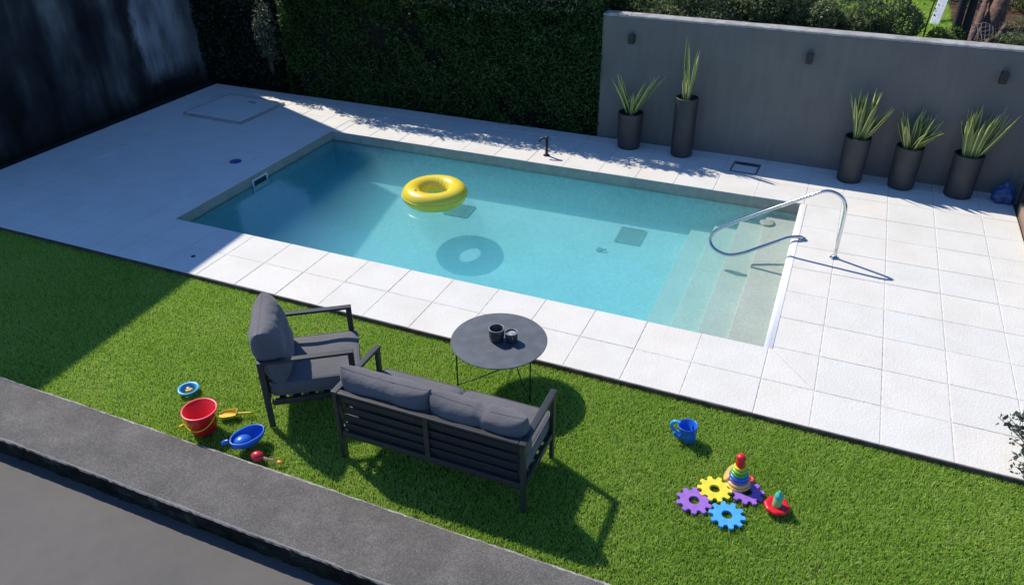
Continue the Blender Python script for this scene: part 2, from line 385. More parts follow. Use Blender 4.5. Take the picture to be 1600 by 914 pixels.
bm = bmesh.new(); tube(bm, [((RM + rm + .001) * math.cos(2 * math.pi * k / 96), (RM + rm + .001) * math.sin(2 * math.pi * k / 96), .012) for k in range(96)], .0035, 6, closed=True); done(bm, 'welded_seam', vin, t, smooth=True)
bm = bmesh.new(); lathe(bm, [(.014, 0), (.013, .012), (.008, .02), (0, .021)], 14, c=(-.20, -.19, .118)); done(bm, 'valve', mat('clear_valve', (.8, .7, .3), .3), t, smooth=True)

# ------------------------------------------------------------ lawn
turf, x = newmat('turf_base', .9, .1)
x.l(x.ramp(x.noise(x.co, 60, 6, .7), [(.3, (.02, .035, .006)), (.7, (.045, .08, .014))]), x.b.inputs['Base Color'])
LX0, LX1, LY0, LY1 = -10.9, 3.4, -2.42, -.475
sheet('lawn', [(LX0, LY0 - .02, LX1, LY1)], -.055, turf)
gm, x = newmat('grass_blade', .5, .3)
a = x.n('ShaderNodeAttribute', attribute_name='tint').outputs['Fac']
f = x.math('ADD', x.math('MULTIPLY', a, .56), x.math('ADD', x.math('MULTIPLY', x.noise(x.map(x.co, (1, 1, 0)), 1.1, 5, .65), .38), x.math('MULTIPLY', x.noise(x.map(x.co, (1, 1, 0)), 14, 3, .6), .20)))
c = x.ramp(f, [(.18, (.12, .24, .022)), (.44, (.33, .57, .062)), (.68, (.55, .76, .12)), (.90, (.72, .68, .34))])
x.l(c, x.b.inputs['Base Color'])
tr = x.n('ShaderNodeBsdfTranslucent'); x.l(c, tr.inputs[0]); mx = x.n('ShaderNodeMixShader'); mx.inputs[0].default_value = .45
x.l(x.b.outputs[0], mx.inputs[1]); x.l(tr.outputs[0], mx.inputs[2]); x.l(mx.outputs[0], x.t.nodes['Material Output'].inputs[0])
def blades(n, x0, x1, y0, y1, z, hh, wd, seed, lean=.45):
    r_ = np.random.default_rng(seed); X = r_.uniform(x0, x1, n); Y = r_.uniform(y0, y1, n)
    H = hh * r_.uniform(.6, 1.25, n); th = r_.uniform(0, 2 * np.pi, n); ln = np.abs(r_.normal(0, lean, n)) * H; la = r_.uniform(0, 2 * np.pi, n)
    dx, dy = np.cos(th) * wd / 2, np.sin(th) * wd / 2; lx, ly = np.cos(la) * ln, np.sin(la) * ln; Z = np.full(n, z)
    V = np.stack([np.stack([X - dx, Y - dy, Z], 1), np.stack([X + dx, Y + dy, Z], 1),
                  np.stack([X + dx * .8 + lx * .35, Y + dy * .8 + ly * .35, Z + H * .6], 1), np.stack([X - dx * .8 + lx * .35, Y - dy * .8 + ly * .35, Z + H * .6], 1),
                  np.stack([X + lx, Y + ly, Z + H * .95], 1)], 1).reshape(-1, 3)
    b = np.arange(n)[:, None] * 5
    q = (b + np.array([[0, 1, 2]])).ravel(), (b + np.array([[0, 2, 3]])).ravel(), (b + np.array([[3, 2, 4]])).ravel()
    F = np.stack([q[0].reshape(n, 3), q[1].reshape(n, 3), q[2].reshape(n, 3)], 1).ravel()
    return V, F, np.repeat(r_.random(n), 5)
V1, F1, A1 = blades(600000, -9.0, 2.4, LY0 + .002, LY1 - .003, -.055, .026, .0036, 3, .55)
o = np_mesh('grass', V1, F1, 3, gm, attr=A1); tag(o, 'short green lawn grass between the pool deck and the kerb', 'grass', kind='stuff')

# ------------------------------------------------------------ weathered concrete kerb
cm, x = newmat('weathered_concrete', .92, .2)
base = x.ramp(x.math('ADD', x.math('MULTIPLY', x.noise(x.co, 3.5, 6, .65), .3), x.math('MULTIPLY', x.noise(x.co, 110, 4, .8), .7)), [(.36, (.085, .079, .073)), (.5, (.145, .135, .124)), (.64, (.26, .245, .225))])
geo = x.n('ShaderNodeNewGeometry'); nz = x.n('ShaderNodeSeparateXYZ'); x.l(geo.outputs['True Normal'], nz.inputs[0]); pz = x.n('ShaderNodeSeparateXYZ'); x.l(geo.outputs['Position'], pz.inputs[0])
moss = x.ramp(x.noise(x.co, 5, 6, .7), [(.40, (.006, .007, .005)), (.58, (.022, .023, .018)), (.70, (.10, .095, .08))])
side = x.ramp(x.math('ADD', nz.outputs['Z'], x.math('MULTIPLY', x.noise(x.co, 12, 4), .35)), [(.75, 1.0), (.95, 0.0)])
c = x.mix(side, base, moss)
# pale lime line along the lawn edge
edge = x.math('ADD', pz.outputs['Y'], x.math('MULTIPLY', x.math('SUBTRACT', x.noise(x.co, 9, 5, .7), .5), .05))
em = x.ramp(x.math('SUBTRACT', edge, -2.0), [(0, 0.0), (1, 1.0)])
lime = x.math('GREATER_THAN', edge, -2.437); c = x.mix(x.math('MULTIPLY', lime, x.ramp(x.noise(x.co, 6, 4, .7), [(.4, 0.25), (.56, 1.0)])), c, (.44, .43, .40))
fe = x.math('LESS_THAN', edge, -2.945); c = x.mix(x.math('MULTIPLY', x.math('MULTIPLY', fe, .45), x.math('SUBTRACT', 1.0, side)), c, (.34, .33, .32))
x.l(c, x.b.inputs['Base Color'])
x.l(x.bump(x.noise(x.co, 70, 6, .75), .8, .012), x.b.inputs['Normal'])
bm = bmesh.new(); n = 520; xs = np.linspace(-12, 4.5, n); rows = []
def kn(xx, s_): return math.sin(xx * 3.1 + s_ * 5) * .35 + math.sin(xx * 8.3 + s_ * 3) * .3 + math.sin(xx * 23 + s_ * 7) * .2 + math.sin(xx * 61 + s_) * .15
for i, xx in enumerate(xs):
    rows.append([bm.verts.new(q) for q in ((xx, -2.418 + .006 * kn(xx, 1), -.08), (xx, -2.420 + .007 * kn(xx, 1.1) + random.uniform(-.002, .002), -.006), (xx, -2.432 + .006 * kn(xx, 1.1), .003), (xx, -2.60, .005), (xx, -2.80, .004), (xx, -2.958 + .004 * kn(xx, 2), .002 + random.uniform(-.001, .001)), (xx, -2.966 + .004 * kn(xx, 2) + random.uniform(-.002, .002), -.006 + .003 * kn(xx, 4)))]
                + [bm.verts.new((xx, -2.966 + .010 * kn(xx * 1.3, 5 + k * .35) + random.uniform(-.005, .005) + (.012 if k > 3 else 0), -.006 - .028 * k)) for k in range(1, 8)])
for A, Bv in zip(rows, rows[1:]):
    for k in range(len(A) - 1): bm.faces.new((A[k], Bv[k], Bv[k + 1], A[k + 1]))
tag(done(bm, 'concrete_kerb', cm), 'rough weathered concrete kerb between the lawn and the grey surface', 'kerb')

# ------------------------------------------------------------ grey garden wall behind the planters
gw, x = newmat('grey_rendered_wall', .85, .2)
pz = x.n('ShaderNodeSeparateXYZ'); x.l(x.co, pz.inputs[0])
c = x.ramp(x.noise(x.co, 1.4, 6, .6), [(.3, (.170, .158, .140)), (.7, (.205, .190, .170))])
c = x.mix(1.0, c, x.ramp(x.noise(x.map(x.co, (6, 6, .8)), 2, 6), [(.3, .91), (.7, 1.04)]), 'MULTIPLY')
x.l(c, x.b.inputs['Base Color']); x.l(x.bump(x.noise(x.co, 120, 4, .6), .4, .004), x.b.inputs['Normal'])
capm = mat('grey_wall_cap', (.34, .33, .315), .85, noise=.22, nscale=9, bump=.4, bscale=60)
wl = Vector((-3.43, 4.945)); wr = Vector((6.0, 4.70)); d = (wr - wl); ang = math.atan2(d.y, d.x); Lw = d.length
t = thing('garden_wall', 'long smooth grey rendered garden wall behind the planters', 'wall', (wl.x, wl.y, 0), ang)
bm = bmesh.new(); box(bm, (Lw / 2, .10, .79), (Lw, .20, 1.78)); done(bm, 'wall', gw, t, bevel=.006)
bm = bmesh.new(); n = 60
ra = []
for i in range(n + 1):
    xx = Lw * i / n; q = random.uniform(-.002, .002)
    ra.append([bm.verts.new(p_) for p_ in ((xx, -.004, 1.682), (xx, -.004, 1.705 + q), (xx, .008, 1.713 + q), (xx, .195, 1.712 - q), (xx, .206, 1.70), (xx, .206, 1.682))])
for A, Bv in zip(ra, ra[1:]):
    for k in range(5): bm.faces.new((A[k], A[k + 1], Bv[k + 1], Bv[k]))
bm.faces.new(ra[0]); bm.faces.new(ra[-1][::-1])
done(bm, 'cap', capm, t, smooth=False)
blk = mat('black_metal', (.018, .018, .02), .45, noise=.15, nscale=30)
lens_m = mat('lamp_glass', (.12, .12, .12), .25)
sl = ['small dark wall light near the left end of the grey wall', 'small dark wall light in the middle of the grey wall', 'small dark wall light on the grey wall above the rightmost planter']
for i, (sxx, szz) in enumerate(((-3.0, 1.42), (-.72, 1.40), (1.39, 1.40))):
    yy = wl.y + (sxx - wl.x) * d.y / d.x
    s = thing('wall_light', sl[i], 'wall light', (sxx, yy, szz), ang, 'wall lights on the grey wall')
    bm = bmesh.new(); box(bm, (0, -.006, 0), (.075, .010, .11)); done(bm, 'back_plate', blk, s, bevel=.002)
    bm = bmesh.new(); box(bm, (0, -.05, 0), (.075, .075, .125)); done(bm, 'housing', blk, s, bevel=.004)
    for zz in (-.064, .064): bm = bmesh.new(); box(bm, (0, -.05, zz), (.055, .055, .006)); done(bm, 'lens', lens_m, s)

# ------------------------------------------------------------ planters with snake plants
pot_m = mat('charcoal_planter', (.035, .036, .036), .55, noise=.22, nscale=7, bump=.1, bscale=90)
snake, x = newmat('snake_leaf', .4, .45)
uv = x.n('ShaderNodeUVMap').outputs[0]; su = x.n('ShaderNodeSeparateXYZ'); x.l(uv, su.inputs[0])
ed = x.math('ABSOLUTE', x.math('SUBTRACT', su.outputs['X'], .5))
band = x.noise(x.map(uv, (2, 14, 1)), 2.5, 3, .7)
cg = x.ramp(band, [(.38, (.06, .12, .03)), (.62, (.20, .28, .08))])
c = x.mix(x.ramp(ed, [(.27, 0.0), (.34, 1.0)]), cg, (.62, .60, .20)); x.l(c, x.b.inputs['Base Color'])
def snake_leaf(V, F, UV, base, az, lean, Ln, wd, twist, curve):
    n = 9; i0 = len(V); Ln *= 1.2; wd *= 1.3
    dirv = np.array([math.cos(az), math.sin(az), 0]); side = np.array([-math.sin(az), math.cos(az), 0])
    side = side * math.cos(twist) + dirv * math.sin(twist)
    p_ = np.array(base, float); ang_ = lean
    for k in range(n + 1):
        s = k / n; wv = wd * (.55 + .45 * math.sin(math.pi * min(s * 1.15, 1) * .62)) * (1 - s ** 4) ** .6 if s < 1 else .001
        if s > .75: wv *= (1 - s) / .25 * .9 + .1
        fold = np.cross(side, np.array([math.sin(ang_) * dirv[0], math.sin(ang_) * dirv[1], math.cos(ang_)])) * wv * .22
        V += [p_ - side * wv / 2, p_ + fold, p_ + side * wv / 2]
        for u_ in (0, .5, 1): UV.append((u_, s))
        ang_ += curve / n; p_ = p_ + (dirv * math.sin(ang_) + np.array([0, 0, math.cos(ang_)])) * Ln / n
    for k in range(n):
        a_ = i0 + k * 3; F += [(a_, a_ + 1, a_ + 4, a_ + 3), (a_ + 1, a_ + 2, a_ + 5, a_ + 4)]
pots = [  # x, y, top r, bottom r, height, leaf spec list, label
    (-2.88, 4.67, .175, .155, .50, 'V', 'charcoal round planter with a wide V-shaped snake plant, leftmost along the wall'),
    (-2.13, 4.65, .150, .145, .80, 'N', 'tall slender dark planter with a narrow upright snake plant'),
    (.03, 4.60, .158, .148, .575, 'R', 'charcoal round planter with a tall snake plant leaning right, nearest the handrail'),
    (.63, 4.62, .160, .150, .53, 'D', 'charcoal planter with a short drooping snake plant, between two fuller ones'),
    (1.27, 4.60, .166, .155, .53, 'F', 'charcoal planter with the widest fanned snake plant, nearest the blue bag')]
for (px, py, rt, rb, hh, kind, lab) in pots:
    t = thing('potted_snake_plant', lab, 'potted plant', (px, py, .002), 0, 'dark planters with snake plants along the grey wall')
    bm = bmesh.new(); pr_ = [(0, 0), (rb - .012, 0), (rb - .003, .006), (rb, .018)] + [(rb + (rt - rb) * k / 6, .018 + (hh - .03) * k / 6) for k in range(1, 7)] + [(rt, hh - .004), (rt - .006, hh), (rt - .018, hh), (rt - .022, hh - .006), (rt - .024, hh - .08)]
    lathe(bm, pr_, 48); done(bm, 'pot', pot_m, t, smooth=True)
    bm = bmesh.new(); lathe(bm, [(rt - .0235, hh - .055), (rt * .5, hh - .045), (.001, hh - .04)], 32); done(bm, 'potting_soil', soil, t, smooth=True)
    rr = random.Random(hash(kind) % 1 + ord(kind)); V = []; F = []; UV = []
    def put(n, azc, azs, l0, l1, len0, len1, spread, w0=.035, w1=.05, cv=(-.15, .25)):
        for _ in range(n):
            az_ = R(azc + rr.uniform(-azs, azs)); rad_ = rr.uniform(.0, spread)
            snake_leaf(V, F, UV, (rad_ * math.cos(az_), rad_ * math.sin(az_), hh - .05), az_, R(rr.uniform(l0, l1)), rr.uniform(len0, len1), rr.uniform(w0, w1), rr.uniform(-.8, .8), rr.uniform(*cv))
    if kind == 'V': put(5, 195, 25, 12, 22, .46, .60, .06, .028, .04); put(5, -15, 25, 20, 32, .48, .64, .06, .028, .04); put(9, 90, 180, 2, 12, .16, .30, .09, .028, .04)
    if kind == 'N': put(6, 90, 180, 0, 6, .50, .70, .04, .03, .045, (-.05, .08)); put(9, 90, 180, 3, 11, .22, .36, .07, .03, .045)
    if kind == 'R': put(9, 180, 60, 0, 9, .40, .52, .08, .04, .05); put(11, 0, 60, 5, 17, .42, .58, .08, .04, .05, (-.15, .1)); put(3, -10, 20, 26, 34, .38, .46, .08, .035, .045, (-.2, .05)); put(8, 90, 180, 2, 10, .25, .42, .10)
    if kind == 'D': put(9, 180, 70, 8, 24, .26, .38, .08, .035, .045); put(11, 0, 80, 10, 34, .28, .42, .09, .04, .055, (.0, .6)); put(12, 90, 180, 2, 16, .28, .44, .10)
    if kind == 'F': put(10, 180, 60, 4, 16, .36, .48, .09, .035, .045); put(8, 0, 60, 20, 40, .40, .56, .09, .04, .05, (-.25, .1)); put(14, 90, 180, 2, 15, .34, .54, .10, .04, .055)
    V = np.array(V); V[:, 1] = np.minimum(V[:, 1], (wl.y + (px - wl.x) * d.y / d.x) - py - .02)
    Ff = np.array(F).ravel(); UVl = np.array(UV)[Ff]
    o = np_mesh('leaves', V, Ff, 4, snake, t, uv=UVl)
    for p_ in o.data.polygons: p_.use_smooth = True
    so_ = o.modifiers.new('thick', 'SOLIDIFY'); so_.thickness = .003

# ------------------------------------------------------------ tall stained wall on the left
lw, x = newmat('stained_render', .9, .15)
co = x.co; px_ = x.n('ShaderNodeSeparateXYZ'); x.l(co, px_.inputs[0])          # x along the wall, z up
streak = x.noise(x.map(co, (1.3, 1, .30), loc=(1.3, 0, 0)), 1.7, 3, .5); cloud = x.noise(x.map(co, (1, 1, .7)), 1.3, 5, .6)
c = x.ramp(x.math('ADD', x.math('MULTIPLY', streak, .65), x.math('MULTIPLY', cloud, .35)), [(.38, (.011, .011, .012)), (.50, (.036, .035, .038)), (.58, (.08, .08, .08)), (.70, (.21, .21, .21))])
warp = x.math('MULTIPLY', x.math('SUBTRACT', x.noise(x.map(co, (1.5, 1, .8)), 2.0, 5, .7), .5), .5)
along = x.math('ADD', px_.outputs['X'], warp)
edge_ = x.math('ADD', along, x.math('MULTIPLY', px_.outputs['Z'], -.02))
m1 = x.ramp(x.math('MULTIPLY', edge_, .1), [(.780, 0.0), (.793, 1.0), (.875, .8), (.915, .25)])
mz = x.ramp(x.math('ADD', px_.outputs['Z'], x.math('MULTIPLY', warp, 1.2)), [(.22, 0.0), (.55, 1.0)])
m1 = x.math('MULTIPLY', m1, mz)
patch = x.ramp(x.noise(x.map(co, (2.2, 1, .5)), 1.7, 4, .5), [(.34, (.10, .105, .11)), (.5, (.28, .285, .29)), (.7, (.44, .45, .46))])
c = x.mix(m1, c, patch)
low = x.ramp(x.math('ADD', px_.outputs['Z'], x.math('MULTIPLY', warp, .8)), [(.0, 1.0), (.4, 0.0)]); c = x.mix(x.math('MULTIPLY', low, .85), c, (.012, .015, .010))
x.l(c, x.b.inputs['Base Color']); x.l(x.bump(x.noise(co, 40, 6, .7), .5, .01), x.b.inputs['Normal'])
# local x runs from y=-4 towards the hedge
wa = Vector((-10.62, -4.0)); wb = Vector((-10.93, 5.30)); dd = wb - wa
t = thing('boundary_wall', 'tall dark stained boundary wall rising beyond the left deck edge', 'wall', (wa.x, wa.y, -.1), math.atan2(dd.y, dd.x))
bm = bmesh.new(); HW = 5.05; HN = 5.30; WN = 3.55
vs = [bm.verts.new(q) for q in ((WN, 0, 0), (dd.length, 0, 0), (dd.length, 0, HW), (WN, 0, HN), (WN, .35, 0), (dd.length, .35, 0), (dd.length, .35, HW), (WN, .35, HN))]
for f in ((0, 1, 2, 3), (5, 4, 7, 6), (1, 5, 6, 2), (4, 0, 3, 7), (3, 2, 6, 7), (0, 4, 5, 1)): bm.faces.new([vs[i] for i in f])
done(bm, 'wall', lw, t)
bm = bmesh.new(); bar(bm, (WN, .175, HN + .03), (dd.length, .175, HW + .03), .42, .055); done(bm, 'cap', capm, t, bevel=.008)

# ------------------------------------------------------------ hedge, shrubs, garden behind
hedge_leaf = leafmat('hedge_leaf', (.02, .05, .009), (.065, .13, .024), (.16, .23, .07), .40, .45, .35)
hedge_core = mat('hedge_core_shade', (.004, .006, .002), 1.0, noise=.4, nscale=30)  # near-black colour stands in for deep shade inside the foliage
bark = mat('bark', (.05, .04, .032), .95, noise=.5, nscale=18, bump=.8, bscale=30, stretch=(1, 1, .3))
def lump(u, v, s): return .9 * math.sin(u * .9 + s * 1.7) * math.cos(v * 1.6 + s) + .5 * math.sin(u * 2.1 + s) * math.cos(v * 2.7 + s * 2) + .3 * math.sin(u * 5.3 + v * 3.1 + s) + .2 * math.sin(u * 11 + v * 9 + s * 3)
def hedge(name, x0, x1, y0, y1, z0, z1, n, size, m, seed, label, cat, topr=.22, amp=.10, fringe=0):
    t = thing(name, label, cat, ((x0 + x1) / 2, (y0 + y1) / 2, z0))
    r_ = np.random.default_rng(seed); C = []; N = []
    ox, oy, oz = (x0 + x1) / 2, (y0 + y1) / 2, z0
    lum = np.vectorize(lump)
    areas = np.array([(x1 - x0) * (z1 - z0), (x1 - x0) * (y1 - y0), (y1 - y0) * (z1 - z0), (y1 - y0) * (z1 - z0)]); pr_ = areas / areas.sum()
    for k, nn in enumerate((pr_ * n).astype(int)):
        u = r_.random(nn); v_ = r_.random(nn); dep = r_.exponential(.055, nn) - .04
        if k == 0:
            X = x0 + u * (x1 - x0); Z = z0 + v_ * (z1 - z0); rd = np.clip((Z - z1 + topr) / topr, 0, 1) ** 2 * topr * .7; Y = y0 + rd + amp * lum(X, Z, seed) + dep; Nn = (0, -1, .3)
            kp = (lum(X * 1.5 + 5, Z * 2.1, seed + 4) + lum(X * 4.1, Z * 5.3, seed + 7) * .5 + r_.normal(0, .38, nn)) > -.95; X, Y, Z = X[kp], Y[kp], Z[kp]; nn = len(X)
        elif k == 1:
            X = x0 + u * (x1 - x0); Y = y0 + v_ * (y1 - y0); e_ = np.minimum(Y - y0, y1 - Y); Z = z1 - np.clip(1 - e_ / topr, 0, 1) ** 2 * topr * .6 + 1.6 * amp * lum(X, Y, seed + 1) - dep; Nn = (0, -.1, 1)
        else:
            Y = y0 + u * (y1 - y0); Z = z0 + v_ * (z1 - z0); s_ = 1 if k == 2 else -1; X = (x0 if k == 2 else x1) + s_ * (amp * lum(Y, Z, seed + 2) + dep); Nn = (-s_, 0, .3)
        C.append(np.stack([X - ox, Y - oy, Z - oz], 1)); N.append(np.tile(Nn, (nn, 1)))
    if fringe:
        for k in range(420):                     # loose sprigs standing out of the upper face
            sxp = r_.uniform(x0, x1); szp = z1 + .05 - abs(r_.normal(0, .25)) * (1 + .9 * math.sin(sxp * 1.9)) ; m_ = 22; q = np.array([sxp, y0 - r_.uniform(.0, .17), szp]); dv_ = np.array([r_.normal(0, .25), -r_.uniform(.1, .5), 1.0]); L_ = r_.uniform(.08, .25)
            P_ = q + dv_ * r_.random((m_, 1)) * L_ + r_.normal(0, .022, (m_, 3)); C.append(P_ - np.array([ox, oy, oz])); N.append(np.tile((0, -.3, 1), (m_, 1)))
        X = r_.uniform(x0, x1, fringe); cl = np.maximum(0, np.sin(X * 6.1) * np.sin(X * 2.3 + 1) + .3); Y = r_.uniform(y0, y1, fringe); Z = z1 + r_.exponential(.08, fringe) * (.4 + cl)
        C.append(np.stack([X - ox, Y - oy, Z - oz], 1)); N.append(np.tile((0, 0, 1), (fringe, 1)))
    leaf_cloud('foliage', np.concatenate(C), size, m, t, norm=np.concatenate(N), nw=.45)
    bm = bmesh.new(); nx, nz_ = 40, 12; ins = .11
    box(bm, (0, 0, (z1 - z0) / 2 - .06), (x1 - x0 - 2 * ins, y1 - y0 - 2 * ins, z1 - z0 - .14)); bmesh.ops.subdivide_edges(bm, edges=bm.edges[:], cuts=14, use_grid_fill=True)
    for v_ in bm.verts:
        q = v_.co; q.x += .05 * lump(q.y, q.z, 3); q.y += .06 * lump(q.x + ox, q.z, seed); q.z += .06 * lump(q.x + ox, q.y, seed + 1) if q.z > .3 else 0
    done(bm, 'shade_core', hedge_core, t)  # added core blocks light and reads as shade between the leaves
    for i in range(int((x1 - x0) * 3)):
        bm = bmesh.new(); xx = random.uniform(x0 + .1, x1 - .1) - ox; tube(bm, [(xx, y0 + .06 - oy + random.uniform(0, .1), 0), (xx + random.uniform(-.1, .1), y0 + .1 - oy, .3), (xx + random.uniform(-.2, .2), y0 + .12 - oy, .7)], [.018, .013, .006], 6); done(bm, 'stem', bark, t)
    return t
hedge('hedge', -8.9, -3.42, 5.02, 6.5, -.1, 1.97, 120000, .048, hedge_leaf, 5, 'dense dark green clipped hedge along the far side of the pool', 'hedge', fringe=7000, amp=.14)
dark_leaf = leafmat('dark_leaf', (.006, .012, .005), (.014, .026, .010), None, .12)
pale_leaf = leafmat('pale_leaf', (.05, .08, .04), (.16, .19, .12), (.35, .36, .28), .25)
hedge('corner_shrub', -11.6, -8.95, 5.2, 6.3, -.1, 1.6, 36000, .055, dark_leaf, 9, 'very dark shrub in the corner between stained wall and hedge', 'shrub')
def bush(name, c, r_, n, size, m, seed, label, cat, group=None, clumps=9, up=.5, aspect=.42):
    t = thing(name, label, cat, c, 0, group); g_ = np.random.default_rng(seed); C = []; N = []
    cen = g_.normal(size=(clumps, 3)) * np.array(r_) * .42; cen[:, 2] = np.abs(cen[:, 2]) + r_[2] * .35
    for k in range(clumps):
        nn = n // clumps; dv = g_.normal(size=(nn, 3)); dv /= np.linalg.norm(dv, axis=1)[:, None]; rr = g_.uniform(.6, 1.05, nn)[:, None] ** .6 * g_.uniform(.32, .5) * np.array(r_)
        C.append(cen[k] + dv * rr); N.append(dv)
    C = np.concatenate(C); C[:, 2] = np.abs(C[:, 2])
    leaf_cloud('foliage', C, size, m, t, up=up, aspect=aspect, norm=np.concatenate(N), nw=.35)
    for k in range(clumps):
        bm = bmesh.new(); a_ = cen[k]; tube(bm, smooth_path([(a_[0] * .1, a_[1] * .1, -.05), (a_[0] * .45, a_[1] * .4, a_[2] * .5), tuple(a_)], 4), [.022 - .0018 * i for i in range(9)], 6); done(bm, 'stem', bark, t)
    return t
bush('pale_shrub', (-9.25, 5.05, .35), (.42, .26, 1.0), 2600, .05, pale_leaf, 2, 'sparse pale-leafed shrub at the left end of the hedge', 'shrub', clumps=8)
bush('pale_shrub', (-5.2, 5.08, 1.60), (1.7, .34, .42), 5200, .048, pale_leaf, 21, 'pale-leafed shrub growing out of the top of the hedge', 'shrub', clumps=14)
grey_leaf = leafmat('grey_green_leaf', (.09, .13, .05), (.24, .29, .13), (.45, .45, .30), .5)
mid_leaf = leafmat('mid_green_leaf', (.07, .12, .025), (.17, .25, .06), (.32, .38, .12), .45)
# raised garden behind the wall
gg, x = newmat('garden_turf', .95, .1)
c = x.ramp(x.noise(x.co, 1.3, 5, .7), [(.36, (.02, .016, .010)), (.5, (.05, .08, .014)), (.62, (.11, .20, .02))]); sx_ = x.n('ShaderNodeSeparateXYZ'); x.l(x.co, sx_.inputs[0])
c = x.mix(x.ramp(x.math('ADD', x.math('MULTIPLY', sx_.outputs['X'], .4), x.math('MULTIPLY', x.noise(x.co, 3, 4), .3)), [(.46, 0.0), (.56, 1.0)]), c, x.ramp(x.noise(x.co, 12, 5, .7), [(.35, (.05, .028, .018)), (.65, (.15, .09, .06))]))
x.l(c, x.b.inputs['Base Color'])
bm = bmesh.new(); nx, ny = 60, 40; Vg = [[None] * (ny + 1) for _ in range(nx + 1)]
for i in range(nx + 1):
    for j in range(ny + 1):
        xx = -3.3 + 20 * i / nx; yy = 5.12 + 30 * (j / ny) ** 1.6; Vg[i][j] = bm.verts.new((xx, yy + (5.0 - yy) * 0, 1.28 + .07 * lump(xx, yy, 2) + .02 * (yy - 5) if j else 1.2))
for i in range(nx):
    for j in range(ny): bm.faces.new((Vg[i][j], Vg[i + 1][j], Vg[i + 1][j + 1], Vg[i][j + 1]))
for j in range(ny): bm.faces.new((Vg[0][j], Vg[0][j + 1], bm.verts.new((-3.3, Vg[0][j + 1].co.y, -.1)), bm.verts.new((-3.3, Vg[0][j].co.y, -.1))))
struct(done(bm, 'garden_terrace', gg, smooth=True))
bl = [((-2.35, 5.75, 1.25), (.95, .50, .55), 'grey-green leafy bush behind the left end of the grey wall'), ((-1.35, 5.85, 1.25), (.75, .50, .60), 'grey-green leafy bush behind the wall, above the floor grate'), ((-.5, 5.9, 1.22), (.62, .48, .50), 'grey-green leafy bush behind the wall, next to the bright grass')]
for i, (c_, r_, lab) in enumerate(bl): bush('garden_bush', c_, (r_[0] * 1.1, r_[1], r_[2] * 1.15), 15000, .05, grey_leaf, 30 + i, lab, 'bush', 'bushes behind the grey wall', clumps=16)
bush('dark_bush', (-3.3, 6.6, 1.0), (.8, .7, 1.2), 9000, .055, mid_leaf, 50, 'broad-leafed bush rising between hedge and grey wall', 'bush', clumps=12)
bush('background_bush', (-.2, 9.6, 1.3), (1.5, .8, .9), 9000, .07, dark_leaf, 51, 'dark bush at the back of the bright grass', 'bush', clumps=12)
bush('background_bush', (2.6, 9.0, 1.3), (1.4, .8, .9), 8000, .06, mid_leaf, 52, 'green bush beyond the logs and wire mesh', 'bush', clumps=12)
bush('weed_clump', (.75, 6.05, 1.26), (.32, .3, .28), 2600, .045, mid_leaf, 53, 'leafy weeds at the foot of the double dark trunk', 'weeds', clumps=8)
bush('weed_clump', (1.75, 6.3, 1.26), (.45, .3, .25), 2600, .04, grey_leaf, 54, 'leafy weeds around the wire mesh', 'weeds', clumps=8)
gm2 = gm
V2, F2, A2 = blades(60000, -.1, .95, 6.3, 9.4, 1.33, .085, .009, 8, .6)
V2[:, 2] += .02 * (V2[:, 1] - 5) * 1.0 - .01
tag(np_mesh('tall_grass', V2, F2, 3, gm2, attr=A2), 'bright green grass patch behind the grey wall', 'grass', kind='stuff')
# dark double trunk
bmk = mat('dark_bark', (.022, .02, .02), .9, noise=.4, nscale=20, bump=.7, bscale=25, stretch=(1, 1, .3))
t = thing('tree', 'dark tree with two trunks side by side behind the wall', 'tree', (.98, 6.25, 1.25))
for s, yo in ((-.055, 0), (.06, .03)):
    bm = bmesh.new(); tube(bm, smooth_path([(s * .9, yo, -.05), (s, yo, .4), (s * 1.15, yo, 1.1), (s * 1.9, yo, 2.1), (s * 4, yo + .1, 3.4)], 6), [.06 - .0013 * i for i in range(25)], 14)
    done(bm, 'trunk', bmk, t, smooth=True)
C = rng.normal(size=(7000, 3)) * np.array((.75, .75, .45)) + np.array((0, .9, 3.9)); leaf_cloud('crown', C, .07, mid_leaf, t)
# white board
bm = bmesh.new(); bar(bm, (0, 0, 0), (.22, 1.3, .75), .12, .03, up=(0, -1, .3)); tag(done(bm, 'white_board', mat('white_board', (.7, .72, .75), .6, noise=.1, nscale=8), bevel=.004, loc=(.70, 7.0, 1.30)), 'white board leaning beside the dark trunks', 'board')
# fallen branches (reddish logs)
redbark = mat('reddish_bark', (.13, .07, .05), .9, noise=.5, nscale=14, bump=.8, bscale=30)
ll = ['reddish-brown log leaning just right of the dark trunks', 'thick brown log slanting up behind the wire mesh', 'brown log nearest the right edge of the picture', 'short reddish stump end left of the dark trunks', 'thin reddish log crossing low in front of the wire mesh', 'thickest dark brown log, standing at the back', 'rough brown log cut by the right edge of the picture']
for i, (a_, b_, rr) in enumerate((((1.06, 6.2, 1.27), (1.42, 7.9, 1.85), .055), ((1.30, 6.9, 1.25), (1.75, 8.3, 2.2), .11), ((1.72, 6.3, 1.22), (2.02, 6.9, 2.1), .07), ((.80, 5.9, 1.27), (.90, 6.25, 1.36), .05), ((1.18, 6.05, 1.27), (1.52, 6.5, 1.62), .04), ((1.45, 7.4, 1.3), (1.62, 8.6, 2.6), .16), ((1.95, 6.0, 1.25), (2.2, 7.4, 2.2), .10))):
    a_, b_ = Vector(a_), Vector(b_); bm = bmesh.new(); L_ = b_ - a_
    pts = [L_ * k / 8 + Vector((random.uniform(-.02, .02), 0, random.uniform(-.02, .02))) for k in range(9)]
    tube(bm, pts, [rr * (1 - .04 * k) * random.uniform(.92, 1.06) for k in range(9)], 12)
    tag(done(bm, 'log', redbark, smooth=True, loc=a_), ll[i], 'log', 'logs behind the wall')
